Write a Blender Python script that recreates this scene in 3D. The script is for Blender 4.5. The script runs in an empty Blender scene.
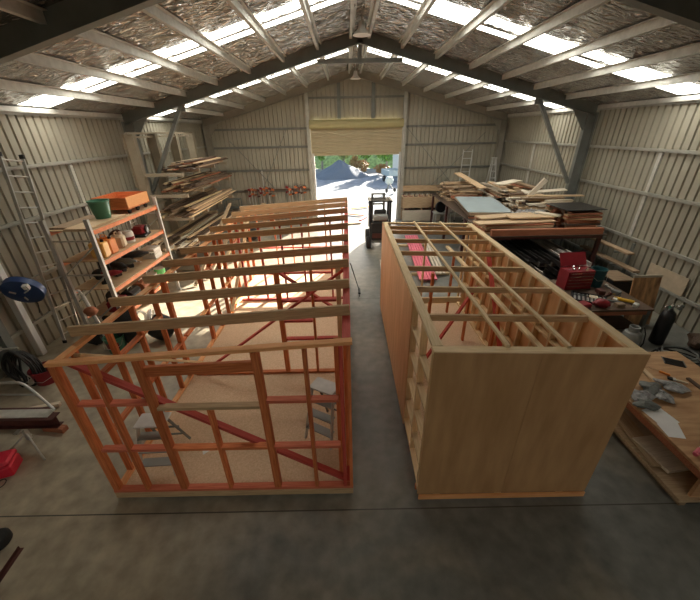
import bpy, math, random
from mathutils import Vector, Matrix
rnd = random.Random(11)
sc = bpy.context.scene
COL = sc.collection
V = Vector
PI = math.pi

# ------------------------------------------------------------------ materials
def srgb(r, g, b):
    f = lambda c: (c/255/12.92) if c/255 <= .04045 else ((c/255+.055)/1.055)**2.4
    return (f(r), f(g), f(b), 1)

def nmat(name):
    m = bpy.data.materials.new(name); m.use_nodes = True
    nt = m.node_tree; b = nt.nodes['Principled BSDF']
    return m, nt, b

def mat(name, col, rough=.6, metal=0, var=.12, scale=6, bump=0, stretch=(1, 1, 1), spec=.5, obvar=0, col2=None):
    """noise-varied principled material in object space"""
    m, nt, b = nmat(name); N = nt.nodes; L = nt.links
    tc = N.new('ShaderNodeTexCoord'); mp = N.new('ShaderNodeMapping'); mp.inputs['Scale'].default_value = stretch
    L.new(tc.outputs['Object'], mp.inputs['Vector'])
    nz = N.new('ShaderNodeTexNoise'); nz.inputs['Scale'].default_value = scale; nz.inputs['Detail'].default_value = 5
    L.new(mp.outputs[0], nz.inputs['Vector'])
    rp = N.new('ShaderNodeValToRGB'); L.new(nz.outputs['Fac'], rp.inputs[0])
    c2 = col2 or tuple(min(1, c*(1+var)) for c in col[:3])+(1,)
    c1 = tuple(c*(1-var) for c in col[:3])+(1,) if not col2 else col
    rp.color_ramp.elements[0].position = .3; rp.color_ramp.elements[0].color = c1
    rp.color_ramp.elements[1].position = .7; rp.color_ramp.elements[1].color = c2
    out = rp.outputs[0]
    if obvar:
        oi = N.new('ShaderNodeObjectInfo'); mr = N.new('ShaderNodeMapRange')
        mr.inputs['To Min'].default_value = 1-obvar; mr.inputs['To Max'].default_value = 1+obvar
        L.new(oi.outputs['Random'], mr.inputs['Value'])
        hs = N.new('ShaderNodeHueSaturation'); L.new(mr.outputs[0], hs.inputs['Value']); L.new(out, hs.inputs['Color'])
        out = hs.outputs[0]
        off = N.new('ShaderNodeVectorMath'); off.operation = 'ADD'
        cx = N.new('ShaderNodeCombineXYZ'); ml = N.new('ShaderNodeMath'); ml.operation = 'MULTIPLY'; ml.inputs[1].default_value = 37
        L.new(oi.outputs['Random'], ml.inputs[0]); L.new(ml.outputs[0], cx.inputs[0]); L.new(ml.outputs[0], cx.inputs[1])
        L.new(mp.outputs[0], off.inputs[0]); L.new(cx.outputs[0], off.inputs[1]); L.new(off.outputs[0], nz.inputs['Vector'])
    L.new(out, b.inputs['Base Color'])
    b.inputs['Roughness'].default_value = rough; b.inputs['Metallic'].default_value = metal
    b.inputs['Specular IOR Level'].default_value = spec
    if bump:
        bp = N.new('ShaderNodeBump'); bp.inputs['Strength'].default_value = bump; bp.inputs['Distance'].default_value = .02
        L.new(nz.outputs['Fac'], bp.inputs['Height']); L.new(bp.outputs[0], b.inputs['Normal'])
    return m

def wood(name, a, c, obvar=.12, rough=.65):
    """timber: grain runs along local X, a few knots"""
    m = mat(name, a, rough, 0, 0, 3.0, .08, (1.2, 16, 16), .3, obvar, c)
    return m

M = {}
M['pine'] = wood('pine', (.66, .49, .27, 1), (.82, .65, .40, 1))
M['rafter'] = wood('rafter_pine', (.44, .30, .165, 1), (.64, .46, .27, 1))
M['orange'] = wood('orange_primed_timber', (.48, .125, .04, 1), (.72, .24, .085, 1), .18)
M['salmon'] = wood('salmon_plate_timber', (.80, .35, .13, 1), (.93, .50, .23, 1), .06)
M['coral'] = wood('coral_primed_timber', (.58, .13, .07, 1), (.76, .24, .13, 1), .12)
M['red'] = wood('red_primed_timber', (.44, .05, .04, 1), (.56, .10, .07, 1), .15)
M['pink'] = wood('pink_timber', (.72, .12, .18, 1), (.86, .25, .30, 1), .08)
M['old'] = wood('weathered_timber', (.24, .16, .10, 1), (.42, .30, .19, 1), .35)
M['tan'] = wood('tan_board', (.48, .33, .19, 1), (.66, .49, .31, 1), .22)
M['pale'] = wood('pale_board', (.60, .52, .40, 1), (.76, .68, .55, 1), .15)
M['redbrown'] = wood('redbrown_timber', (.28, .10, .05, 1), (.42, .17, .09, 1), .2)
M['darkwood'] = wood('dark_board', (.07, .045, .03, 1), (.14, .09, .06, 1), .3)
M['bench'] = mat('bench_plywood', (.38, .20, .09, 1), .55, 0, 0, 2.2, .05, (1, 6, 6), .4, 0, (.58, .36, .19, 1))
M['ply'] = mat('plywood', (.40, .225, .10, 1), .55, 0, 0, 2.0, .02, (3.2, 3.2, .55), .35, .04, (.54, .32, .155, 1))
M['plylit'] = mat('lit_plywood', (.60, .33, .15, 1), .55, 0, 0, 2.0, .02, (3.2, 3.2, .55), .35, .04, (.76, .46, .24, 1))  # brighter copy of the plywood: light on the side sheets is in the colour
M['chip'] = mat('chipboard', (.60, .42, .26, 1), .7, 0, 0, 42, .04, (1, 1, 1), .3, 0, (.76, .57, .38, 1))
M['greyboard'] = wood('grey_board', (.24, .22, .195, 1), (.42, .39, .35, 1), .3)
M['card'] = mat('cardboard', (.50, .40, .28, 1), .8, 0, .12, 5)
M['frame_steel'] = mat('grey_painted_steel', (.17, .18, .165, 1), .5, .1, .15, 3, 0)
M['endframe'] = mat('end_frame_paint', (.30, .28, .23, 1), .5, .1, .1, 3)
M['galv'] = mat('galvanised_steel', (.56, .55, .50, 1), .5, .25, .12, 9, 0)
M['girtbacklit'] = mat('backlit_girt_steel', (.17, .17, .15, 1), .5, .2, .12, 5, 0)  # darker copy of the girt steel, its backlit shade put into the colour
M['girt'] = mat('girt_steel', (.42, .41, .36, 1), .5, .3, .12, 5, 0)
M['alu'] = mat('aluminium', (.55, .55, .53, 1), .35, .75, .08, 8)
M['chrome'] = mat('chrome', (.8, .8, .8, 1), .12, 1, .02, 5)
M['clad'] = mat('cream_cladding', (.345, .32, .25, 1), .5, .0, .07, .9, 0)
M['door'] = mat('roller_door_steel', (.46, .39, .25, 1), .5, 0, .06, 2)
M['doory'] = mat('roller_door_top', (.40, .35, .17, 1), .5, 0, .06, 2)
M['rackp'] = mat('taupe_rack_paint', (.31, .26, .185, 1), .55, 0, .1, 4)
M['shelforange'] = mat('orange_rack_paint', (.78, .24, .08, 1), .5, 0, .14, 9)
M['uprightgrey'] = mat('pale_upright_paint', (.56, .55, .52, 1), .45, .2, .08, 8)
M['black'] = mat('black_plastic', (.012, .012, .013, 1), .45, 0, .2, 6)
M['rubber'] = mat('rubber', (.018, .018, .018, 1), .75, 0, .2, 8)
M['blacksteel'] = mat('black_steel', (.035, .031, .029, 1), .4, .3, .3, 5, 0, (1, 8, 8), .5, .3)
M['redp'] = mat('red_paint', (.24, .012, .02, 1), .35, 0, .1, 4)
M['brightred'] = mat('bright_red_plastic', (.70, .02, .05, 1), .35, 0, .1, 4)
M['orangep'] = mat('orange_plastic', (.85, .27, .05, 1), .45, 0, .08, 4)
M['yelloworange'] = mat('amber_plastic', (.85, .48, .12, 1), .45, 0, .08, 4)
M['green'] = mat('green_plastic', (.055, .20, .12, 1), .45, 0, .1, 4)
M['brightgreen'] = mat('bright_green_plastic', (.15, .65, .20, 1), .45, 0, .1, 4)
M['teal'] = mat('teal_plastic', (.012, .075, .085, 1), .45, 0, .1, 4)
M['blue'] = mat('blue_plastic', (.02, .055, .17, 1), .4, 0, .1, 4)
M['white'] = mat('white_plastic', (.74, .73, .70, 1), .45, 0, .04, 4)
M['cream'] = mat('cream_plastic', (.66, .56, .40, 1), .5, 0, .06, 4)
M['litwhite'] = mat('lit_flange_white', (.88, .88, .86, 1), .5, 0, .03, 4)  # brightness of a lit column flange put into the colour
M['paper'] = mat('paper', (.80, .79, .77, 1), .8, 0, .03, 6)
M['greybag'] = mat('grey_film', (.33, .33, .33, 1), .3, 0, .45, 14, .6)
M['gasgrey'] = mat('grey_cylinder_paint', (.30, .31, .29, 1), .45, 0, .08, 4)
M['yellow'] = mat('yellow_paint', (.70, .42, .03, 1), .4, 0, .1, 4)
M['sheetblue'] = mat('blue_grey_sheet', (.36, .43, .45, 1), .45, 0, .05, 2)
M['rusty'] = mat('rust_stained_board', (.85, .50, .24, 1), .7, 0, 0, 3.2, 0, (2.2, 1, .6), .3, 0, (.16, .06, .035, 1))
M['rust'] = mat('red_oxide_steel', (.10, .035, .028, 1), .5, .2, .25, 5)
M['gravel'] = mat('gravel', (.15, .165, .185, 1), .95, 0, .18, 26, .6)
M['yard'] = mat('gravel_yard', (.21, .225, .24, 1), .95, 0, .22, 1.6, .3)
M['leaf'] = mat('green_leaves', (.16, .32, .05, 1), .6, 0, .5, 3)
M['leaf2'] = mat('pale_leaves', (.30, .36, .14, 1), .6, 0, .4, 3)
M['autumn'] = mat('autumn_leaves', (.30, .13, .06, 1), .6, 0, .5, 4, 0, (1, 1, 1), .4, 0, (.40, .28, .09, 1))
M['bark'] = mat('bark', (.30, .26, .21, 1), .9, 0, .3, 6, .4)

def concrete():
    m, nt, b = nmat('concrete_floor'); N = nt.nodes; L = nt.links
    tc = N.new('ShaderNodeTexCoord')
    n1 = N.new('ShaderNodeTexNoise'); n1.inputs['Scale'].default_value = .42; n1.inputs['Detail'].default_value = 4; n1.inputs['Distortion'].default_value = .6
    n2 = N.new('ShaderNodeTexNoise'); n2.inputs['Scale'].default_value = 4.5; n2.inputs['Detail'].default_value = 8
    n3 = N.new('ShaderNodeTexNoise'); n3.inputs['Scale'].default_value = 40; n3.inputs['Detail'].default_value = 3
    for n in (n1, n2, n3): L.new(tc.outputs['Object'], n.inputs['Vector'])
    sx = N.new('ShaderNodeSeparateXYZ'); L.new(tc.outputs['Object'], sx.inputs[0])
    # paler and browner towards the left side of the slab
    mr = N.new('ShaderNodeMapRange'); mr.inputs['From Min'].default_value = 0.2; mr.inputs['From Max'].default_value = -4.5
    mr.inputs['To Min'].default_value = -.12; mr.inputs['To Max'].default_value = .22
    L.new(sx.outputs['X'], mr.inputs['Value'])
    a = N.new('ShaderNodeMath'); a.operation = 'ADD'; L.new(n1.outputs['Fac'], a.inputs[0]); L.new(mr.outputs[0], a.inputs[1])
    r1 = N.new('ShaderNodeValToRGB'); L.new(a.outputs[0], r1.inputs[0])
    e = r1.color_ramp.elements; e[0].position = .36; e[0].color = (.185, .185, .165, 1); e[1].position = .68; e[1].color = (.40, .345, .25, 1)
    r2 = N.new('ShaderNodeValToRGB'); L.new(n2.outputs['Fac'], r2.inputs[0])
    e = r2.color_ramp.elements; e[0].position = .3; e[0].color = (.72, .72, .72, 1); e[1].position = .72; e[1].color = (1.2, 1.2, 1.2, 1)
    mx = N.new('ShaderNodeMix'); mx.data_type = 'RGBA'; mx.blend_type = 'MULTIPLY'; mx.inputs['Factor'].default_value = 1
    L.new(r1.outputs[0], mx.inputs['A']); L.new(r2.outputs[0], mx.inputs['B'])
    # saw-cut control joints
    def joint(sock, pos):
        s = N.new('ShaderNodeMath'); s.operation = 'SUBTRACT'; s.inputs[1].default_value = pos; L.new(sock, s.inputs[0])
        ab = N.new('ShaderNodeMath'); ab.operation = 'ABSOLUTE'; L.new(s.outputs[0], ab.inputs[0])
        lt = N.new('ShaderNodeMath'); lt.operation = 'LESS_THAN'; lt.inputs[1].default_value = .009; L.new(ab.outputs[0], lt.inputs[0])
        return lt.outputs[0]
    j1 = joint(sx.outputs['Y'], 2.80)
    j2 = joint(sx.outputs['Y'], 9.4)
    ad = N.new('ShaderNodeMath'); ad.operation = 'MAXIMUM'; L.new(j1, ad.inputs[0]); L.new(j2, ad.inputs[1])
    mj = N.new('ShaderNodeMix'); mj.data_type = 'RGBA'; L.new(ad.outputs[0], mj.inputs['Factor']); L.new(mx.outputs['Result'], mj.inputs['A'])
    mj.inputs['B'].default_value = (.075, .068, .055, 1)
    L.new(mj.outputs['Result'], b.inputs['Base Color'])
    rr = N.new('ShaderNodeMapRange'); rr.inputs['To Min'].default_value = .28; rr.inputs['To Max'].default_value = .55
    L.new(n2.outputs['Fac'], rr.inputs['Value']); L.new(rr.outputs[0], b.inputs['Roughness'])
    bp = N.new('ShaderNodeBump'); bp.inputs['Strength'].default_value = .12; bp.inputs['Distance'].default_value = .01
    L.new(n3.outputs['Fac'], bp.inputs['Height']); L.new(bp.outputs[0], b.inputs['Normal'])
    return m
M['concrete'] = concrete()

def foil():
    m, nt, b = nmat('foil_insulation'); N = nt.nodes; L = nt.links
    tc = N.new('ShaderNodeTexCoord')
    mp = N.new('ShaderNodeMapping'); mp.inputs['Scale'].default_value = (1.2, 3.2, 1); L.new(tc.outputs['Object'], mp.inputs['Vector'])
    n1 = N.new('ShaderNodeTexNoise'); n1.noise_type = 'RIDGED_MULTIFRACTAL'; n1.inputs['Scale'].default_value = 2.2; n1.inputs['Detail'].default_value = 4; n1.inputs['Roughness'].default_value = .5; n1.inputs['Distortion'].default_value = 1.2
    L.new(mp.outputs[0], n1.inputs['Vector'])
    r = N.new('ShaderNodeValToRGB'); L.new(n1.outputs['Fac'], r.inputs[0])
    e = r.color_ramp.elements; e[0].position = .3; e[0].color = (.52, .50, .47, 1); e[1].position = .72; e[1].color = (.97, .96, .93, 1)  # crinkle highlights and dark creases painted into the base colour
    L.new(r.outputs[0], b.inputs['Base Color'])
    b.inputs['Metallic'].default_value = .8; b.inputs['Roughness'].default_value = .2
    bp = N.new('ShaderNodeBump'); bp.inputs['Strength'].default_value = 1; bp.inputs['Distance'].default_value = .22
    L.new(n1.outputs['Fac'], bp.inputs['Height']); L.new(bp.outputs[0], b.inputs['Normal'])
    return m
M['foil'] = foil()

def emit(name, col, s):
    m, nt, b = nmat(name)
    b.inputs['Base Color'].default_value = (.8, .8, .8, 1)
    b.inputs['Emission Color'].default_value = col; b.inputs['Emission Strength'].default_value = s
    return m
SKYLIGHT = 5.0
M['skylight'] = emit('daylit_skylight_sheet', (.99, .965, .87, 1), SKYLIGHT)

# ------------------------------------------------------------------ mesh helpers
class MB:
    def __init__(s): s.v = []; s.f = []
    def add(s, vs, fs):
        o = len(s.v); s.v += [tuple(v) for v in vs]; s.f += [tuple(i+o for i in f) for f in fs]; return s
    def box(s, x0, x1, y0, y1, z0, z1):
        return s.add([(x0,y0,z0),(x1,y0,z0),(x1,y1,z0),(x0,y1,z0),(x0,y0,z1),(x1,y0,z1),(x1,y1,z1),(x0,y1,z1)],
                     [(0,3,2,1),(4,5,6,7),(0,1,5,4),(1,2,6,5),(2,3,7,6),(3,0,4,7)])
    def cham(s, x0, x1, y0, y1, z0, z1, c):
        """box with chamfered vertical and horizontal edges"""
        vs = []; 
        for zz, ins in ((z0, c), (z0+c, 0), (z1-c, 0), (z1, c)):
            for (a, b_) in ((x0, y0), (x1, y0), (x1, y1), (x0, y1)):
                sx = 1 if a == x0 else -1; sy = 1 if b_ == y0 else -1
                i = ins
                vs += ([(a+sx*(c+i), b_+sy*i, zz), (a+sx*i, b_+sy*(c+i), zz)] if (sx*sy < 0) else [(a+sx*i, b_+sy*(c+i), zz), (a+sx*(c+i), b_+sy*i, zz)])
        fs = []
        for k in range(3):
            for i in range(8):
                j = (i+1) % 8; fs.append((k*8+i, k*8+j, k*8+8+j, k*8+8+i))
        fs.append(tuple(reversed(range(8)))); fs.append(tuple(24+i for i in range(8)))
        return s.add(vs, fs)
    def bar(s, p, q, w, h=None, up=(0, 0, 1)):
        p, q = V(p), V(q); h = h or w
        x = (q-p).normalized(); u = V(up)
        if abs(x.dot(u)) > .98: u = V((0, 1, 0))
        y = u.cross(x).normalized(); z = x.cross(y)
        vs = []
        for b in (p, q):
            for (a, c) in ((-1,-1),(1,-1),(1,1),(-1,1)): vs.append(b+y*a*w/2+z*c*h/2)
        return s.add(vs, [(0,3,2,1),(4,5,6,7),(0,1,5,4),(1,2,6,5),(2,3,7,6),(3,0,4,7)])
    def tube(s, pts, r, n=8, closed=False):
        pts = [V(p) for p in pts]; rings = []; m = len(pts)
        prev = None
        for i, p in enumerate(pts):
            a = pts[(i-1) % m] if (i or closed) else p; b = pts[(i+1) % m] if (i < m-1 or closed) else p
            t = (b-a).normalized()
            u = prev if prev and abs(prev.dot(t)) < .95 else (V((0,0,1)) if abs(t.z) < .9 else V((1,0,0)))
            y = u.cross(t).normalized(); z = t.cross(y); prev = z
            rr = r[i] if isinstance(r, (list, tuple)) else r
            rings.append([p+y*rr*math.cos(2*PI*k/n)+z*rr*math.sin(2*PI*k/n) for k in range(n)])
        vs = [v for ring in rings for v in ring]; fs = []
        for i in range(m if closed else m-1):
            for k in range(n):
                a, b = i*n, ((i+1) % m)*n
                fs.append((a+k, a+(k+1) % n, b+(k+1) % n, b+k))
        if not closed:
            fs.append(tuple(reversed(range(n)))); fs.append(tuple((m-1)*n+k for k in range(n)))
        return s.add(vs, fs)
    def lathe(s, prof, c=(0, 0, 0), axis='z', n=20):
        vs = []; fs = []
        for (r, h) in prof:
            for k in range(n):
                a = 2*PI*k/n; x, y = r*math.cos(a), r*math.sin(a)
                p = (x, y, h) if axis == 'z' else ((h, x, y) if axis == 'x' else (y, h, x))
                vs.append((p[0]+c[0], p[1]+c[1], p[2]+c[2]))
        m = len(prof)
        for i in range(m-1):
            for k in range(n): fs.append((i*n+k, i*n+(k+1) % n, (i+1)*n+(k+1) % n, (i+1)*n+k))
        if prof[0][0] > 1e-4: fs.append(tuple(reversed(range(n))))
        if prof[-1][0] > 1e-4: fs.append(tuple((m-1)*n+k for k in range(n)))
        return s.add(vs, fs)
    def prism(s, poly, d0, d1, axis='y'):
        """extrude a 2D polygon; axis y: poly is (x,z); axis x: poly is (y,z); axis z: poly is (x,y)"""
        def P(a, b, d): return {'y': (a, d, b), 'x': (d, a, b), 'z': (a, b, d)}[axis]
        n = len(poly); vs = [P(a, b, d0) for a, b in poly]+[P(a, b, d1) for a, b in poly]
        fs = [tuple(reversed(range(n))), tuple(n+i for i in range(n))]+[(i, (i+1) % n, n+(i+1) % n, n+i) for i in range(n)]
        return s.add(vs, fs)
    def blob(s, c, rx, ry, rz, seed=0, amp=.15, nu=14, nv=9):
        rr = random.Random(seed); ph = [rr.uniform(0, 6) for _ in range(6)]
        vs = []; fs = []
        for j in range(nv+1):
            t = PI*j/nv
            for i in range(nu):
                a = 2*PI*i/nu
                k = 1+amp*(math.sin(3*a+ph[0]+2*t)+.6*math.sin(5*a+ph[1])*math.sin(3*t+ph[2]))*math.sin(t)
                vs.append((c[0]+rx*k*math.sin(t)*math.cos(a), c[1]+ry*k*math.sin(t)*math.sin(a), c[2]+rz*math.cos(t)*(1+.3*amp*math.sin(4*a+ph[3]))))
        for j in range(nv):
            for i in range(nu): fs.append((j*nu+i, j*nu+(i+1) % nu, (j+1)*nu+(i+1) % nu, (j+1)*nu+i))
        return s.add(vs, fs)
    def mesh(s, name, m, smooth=False):
        me = bpy.data.meshes.new(name); me.from_pydata(s.v, [], s.f); me.update()
        import bmesh
        bm = bmesh.new(); bm.from_mesh(me)
        if smooth != 'keep': bmesh.ops.recalc_face_normals(bm, faces=bm.faces)
        bm.to_mesh(me); bm.free()
        me.materials.append(M[m] if isinstance(m, str) else m)
        if smooth:
            for p in me.polygons: p.use_smooth = True
            try: me.set_sharp_from_angle(angle=math.radians(40))
            except Exception: pass
        return me
    def build(s, name, m, parent=None, smooth=False):
        o = bpy.data.objects.new(name, s.mesh(name, m, smooth)); COL.objects.link(o)
        if parent: o.parent = parent
        return o

def tag(o, label=None, cat=None, group=None, kind=None):
    if label: o['label'] = label
    if cat: o['category'] = cat
    if group: o['group'] = group
    if kind: o['kind'] = kind
    return o
def thing(name, label, cat, loc=(0, 0, 0), rz=0, group=None, rot=None):
    o = bpy.data.objects.new(name, None); COL.objects.link(o); o.empty_display_size = .1
    o.location = loc; o.rotation_euler = rot or (0, 0, rz)
    return tag(o, label, cat, group)
def single(mb, name, m, label, cat, loc=(0, 0, 0), rz=0, group=None, smooth=False, rot=None):
    o = mb.build(name, m, None, smooth); o.location = loc; o.rotation_euler = rot or (0, 0, rz)
    return tag(o, label, cat, group)
def struct(mb, name, m, parent=None, smooth=False):
    o = mb.build(name, m, parent, smooth)
    if not parent: o['kind'] = 'structure'
    return o
def beam(name, p, q, w, h, m, parent=None, up=(0, 0, 1)):
    """one timber: mesh along its own local X so the grain follows it"""
    p, q = V(p), V(q); L = (q-p).length; x = (q-p).normalized(); u = V(up)
    if abs(x.dot(u)) > .98: u = V((0, 1, 0))
    y = u.cross(x).normalized(); z = x.cross(y)
    c = min(w, h)*.06
    mb = MB(); mb.cham(-L/2, L/2, -w/2, w/2, -h/2, h/2, c)
    o = mb.build(name, m, parent)
    c0 = (p+q)/2
    o.matrix_local = Matrix(((x.x, y.x, z.x, c0.x), (x.y, y.y, z.y, c0.y), (x.z, y.z, z.z, c0.z), (0, 0, 0, 1)))
    return o
def copy_tree(o, parent=None):
    c = o.copy(); COL.objects.link(c)
    if parent: c.parent = parent
    for ch in list(o.children): copy_tree(ch, c)
    return c

# ------------------------------------------------------------------ the shed
XL, XR, XC = -7.78, 8.76, .489
YF, YB = -6.7, 20.2
EAVE, RIDGE = 5.425, 7.598
SL = (RIDGE-EAVE)/(XR-XC)
def roof(x): return RIDGE-abs(x-XC)*SL

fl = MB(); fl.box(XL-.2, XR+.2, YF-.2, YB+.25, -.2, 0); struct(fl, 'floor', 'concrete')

def profile(a, b, pitch=.235, g=.062, d=.045, r=.012):
    """(position, outward offset) along a ribbed wall sheet"""
    pts = [(a, 0)]; t = a+pitch*.5
    while t+g < b:
        pts += [(t, 0), (t+r, d), (t+g-r, d), (t+g, 0)]; t += pitch
    pts.append((b, 0)); return pts
def side_wall(name, x, sgn, ys):
    mb = MB(); pr = profile(*ys)
    vs = [(x+sgn*o, y, z) for (y, o) in pr for z in (0, EAVE+.05)]
    mb.add(vs, [(2*i, 2*i+1, 2*i+3, 2*i+2) for i in range(len(pr)-1)])
    # weather side of the sheet
    vs = [(x+sgn*(o+.012), y, z) for (y, o) in pr for z in (0, EAVE+.05)]
    mb.add(vs, [(2*i, 2*i+2, 2*i+3, 2*i+1) for i in range(len(pr)-1)])
    o = mb.build(name, 'clad', None, 'keep'); o['kind'] = 'structure'
    for p in o.data.polygons: p.use_smooth = False
    return o
wl = side_wall('wall_left', XL, -1, (YF, YB))
wr = side_wall('wall_right', XR, 1, (YF, YB))
DX0, DX1, DH = -1.86, 2.98, 5.3
def end_wall(name, y, sgn, door=True):
    mb = MB()
    def run(a, b, zb):
        pr = profile(a, b)
        ext = []
        for (p, o) in pr: ext.append((p, o))
        if a < XC < b:
            ext.append((XC, 0)); ext.sort()
        for off in (0, .012):
            vs = [(x, y+sgn*(o+off), z) for (x, o) in ext for z in (zb, roof(x)+.05)]
            mb.add(vs, [(2*i, 2*i+1, 2*i+3, 2*i+2) for i in range(len(ext)-1)])
    if door:
        run(XL, DX0, 0); run(DX0, DX1, DH); run(DX1, XR, 0)
    else: run(XL, XR, 0)
    o = mb.build(name, 'clad', None, 'keep'); o['kind'] = 'structure'; return o
wb = end_wall('wall_back', YB, 1)
wf = end_wall('wall_front', YF, -1, False)

# girts
def channel(mb, p, q, w, h, t=.012, face=(1, 0, 0)):
    """C section from p to q: web against 'face' side, two flanges"""
    p, q = V(p), V(q); f = V(face)
    mb.bar(p+f*(t/2), q+f*(t/2), t, h) if abs(f.z) < .5 else None
    up = V((0, 0, 1))
    for s in (-1, 1):
        o = f*(w/2)+up*s*(h/2)
        mb.bar(p+o, q+o, w, t)
for z in (.75, 1.72, 3.03, 4.18, EAVE-.1):
    for (wall, x, sg) in ((wl, XL, 1), (wr, XR, -1)):
        mb = MB(); zz = z if sg > 0 else z
        a = x+sg*.005; b = x+sg*.075
        mb.box(min(a, b), max(a, b), YF, YB, zz-.005, zz+.005)
        mb.box(min(a, b), max(a, b), YF, YB, zz-.065, zz-.055)
        mb.box(min(b, b-sg*.008), max(b, b-sg*.008), YF, YB, zz-.06, zz)
        mb.box(min(b, b-sg*.012), max(b, b-sg*.012), YF, YB, zz-.075, zz-.06)
        mb.build('girt', 'girt', wall)
for (wall, x, sg, ys) in ((wl, XL, 1, (10.0, 16.8)), (wr, XR, -1, (9.9, 16.8))):
    for y in ys:
        for (z0, z1) in ((3.03, 4.08), (1.72, 2.93)):
            mb = MB(); mb.box(min(x+sg*.01, x+sg*.06), max(x+sg*.01, x+sg*.06), y-.05, y+.05, z0, z1); mb.build('bridging', 'galv', wall)
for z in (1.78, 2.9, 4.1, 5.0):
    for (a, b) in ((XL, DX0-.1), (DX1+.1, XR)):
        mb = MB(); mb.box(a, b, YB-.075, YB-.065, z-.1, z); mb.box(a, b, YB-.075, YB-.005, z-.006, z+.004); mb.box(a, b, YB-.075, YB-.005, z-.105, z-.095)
        mb.build('girt', 'girtbacklit', wb)
mb = MB(); mb.box(DX0-.1, DX1+.1, YB-.075, YB-.02, 6.3, 6.4); mb.build('girt', 'girtbacklit', wb)
for x in (-.35, 1.45):
    mb = MB(); mb.box(x-.09, x+.09, YB-.12, YB-.02, DH+.05, roof(x)-.3); mb.build('mullion', 'frame_steel', wb)
# thin rod cross-bracing on the end wall
for (p, q) in (((-6.4, 4.4), (-4.2, 1.85)), ((-3.2, 5.0), (-4.9, 1.85)), ((3.3, 4.9), (6.6, 1.4)), ((4.4, 1.4), (7.6, 4.6))):
    mb = MB(); mb.bar((p[0], YB-.1, p[1]), (q[0], YB-.1, q[1]), .025); mb.build('brace_rod', 'frame_steel', wb)
mb = MB(); mb.bar((-4.85, YB-.05, 1.8), (-4.85, YB-.05, 2.85), .06); mb.build('bridging', 'galv', wb)

# roof foil: two slopes, cut where the skylight sheets run
ROWS = [(-5.4, -4.7), (8.95, 9.95), (14.6, 15.7)]  # first row is unseen, added behind the camera to light the front faces
ce = MB()
def foil_strip(side, y0, y1):
    n = 34; k = max(2, int((y1-y0)/.25)); vs = []; fs = []
    for i in range(n+1):
        d = (XR-XC)*i/n
        for j in range(k+1):
            y = y0+(y1-y0)*j/k
            edge = 0 if j in (0, k) else 1
            sag = edge*(.018*math.sin(d*5.4+y*2.1)+.014*math.sin(y*7.7+d*3.1+side)+.012*math.sin(d*11+y*5))
            vs.append((XC+side*d, y, RIDGE-d*SL-.01-abs(sag)))
    for i in range(n):
        for j in range(k):
            a = i*(k+1)+j; fs.append((a, a+1, a+k+2, a+k+1))
    ce.add(vs, fs)
ys = [YF]+[v for r in ROWS for v in r]+[YB]
for side in (-1, 1):
    for a, b in zip(ys[0::2], ys[1::2]): foil_strip(side, a, b)
ceil_o = ce.build('ceiling', 'foil', None, True); ceil_o['kind'] = 'structure'
# outer roof skin above the foil, so daylight comes in only through the skylights
for side in (-1, 1):
    mb = MB()
    for a, b in zip(ys[0::2], ys[1::2]):
        x0, x1 = XC, XC+side*(XR-XC+.3)
        z0, z1 = RIDGE, RIDGE-(XR-XC+.3)*SL
        mb.add([(x0, a, z0+.06), (x1, a, z1+.06), (x1, b, z1+.06), (x0, b, z0+.06), (x0, a, z0+.08), (x1, a, z1+.08), (x1, b, z1+.08), (x0, b, z0+.08)],
               [(0,3,2,1),(4,5,6,7),(0,1,5,4),(1,2,6,5),(2,3,7,6),(3,0,4,7)])
    mb.build('roof_sheet', 'galv', ceil_o)
PURL = [.25, 1.3, 2.42, 3.55, 4.68, 5.8, 6.95]
nwin = 0
for (y0, y1) in ROWS:
    for side in (-1, 1):
        nwin += 1
        mb = MB(); D = XR-XC
        # trapezoid ribbed translucent sheet: ribs run down the slope
        prof = [(y0-.02, 0)]; t = y0+.12
        while t < y1-.1: prof += [(t, 0), (t+.02, .03), (t+.05, .03), (t+.07, 0)]; t += .2
        prof.append((y1+.02, 0))
        for off in (.0, .004):
            vs = [(XC+side*d, y, RIDGE-d*SL+.012+z+off) for (y, z) in prof for d in (.32, D-.12)]
            mb.add(vs, [(2*i, 2*i+1, 2*i+3, 2*i+2) for i in range(len(prof)-1)])
        w = mb.build('window_%d' % nwin, 'skylight', None, 'keep'); w['kind'] = 'structure'
        # foil-wrapped spacer tape down the middle of every second bay and the closed ridge/eave ends
        ym = (y0+y1)/2
        for i, d in enumerate(PURL[:-1]):
            if side < 0 or i % 2 == 0:
                a, b = d, PURL[i+1]
                tb = MB(); tb.bar((XC+side*a, ym, roof(XC+a)-.02), (XC+side*b, ym, roof(XC+b)-.02), .17 if side > 0 else .13, .02); tb.build('glazing_bar', 'foil', w)
        tb = MB(); tb.bar((XC+side*.02, ym, roof(XC)-.0), (XC+side*.34, ym, roof(XC+.34)-.0), y1-y0+.04, .02); tb.build('end_flashing', 'foil', w)
        tb = MB(); tb.bar((XC+side*(D-.14), ym, roof(XC+D-.14)), (XC+side*(D+.02), ym, roof(XC+D)), y1-y0+.04, .02); tb.build('end_flashing', 'foil', w)
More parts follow.
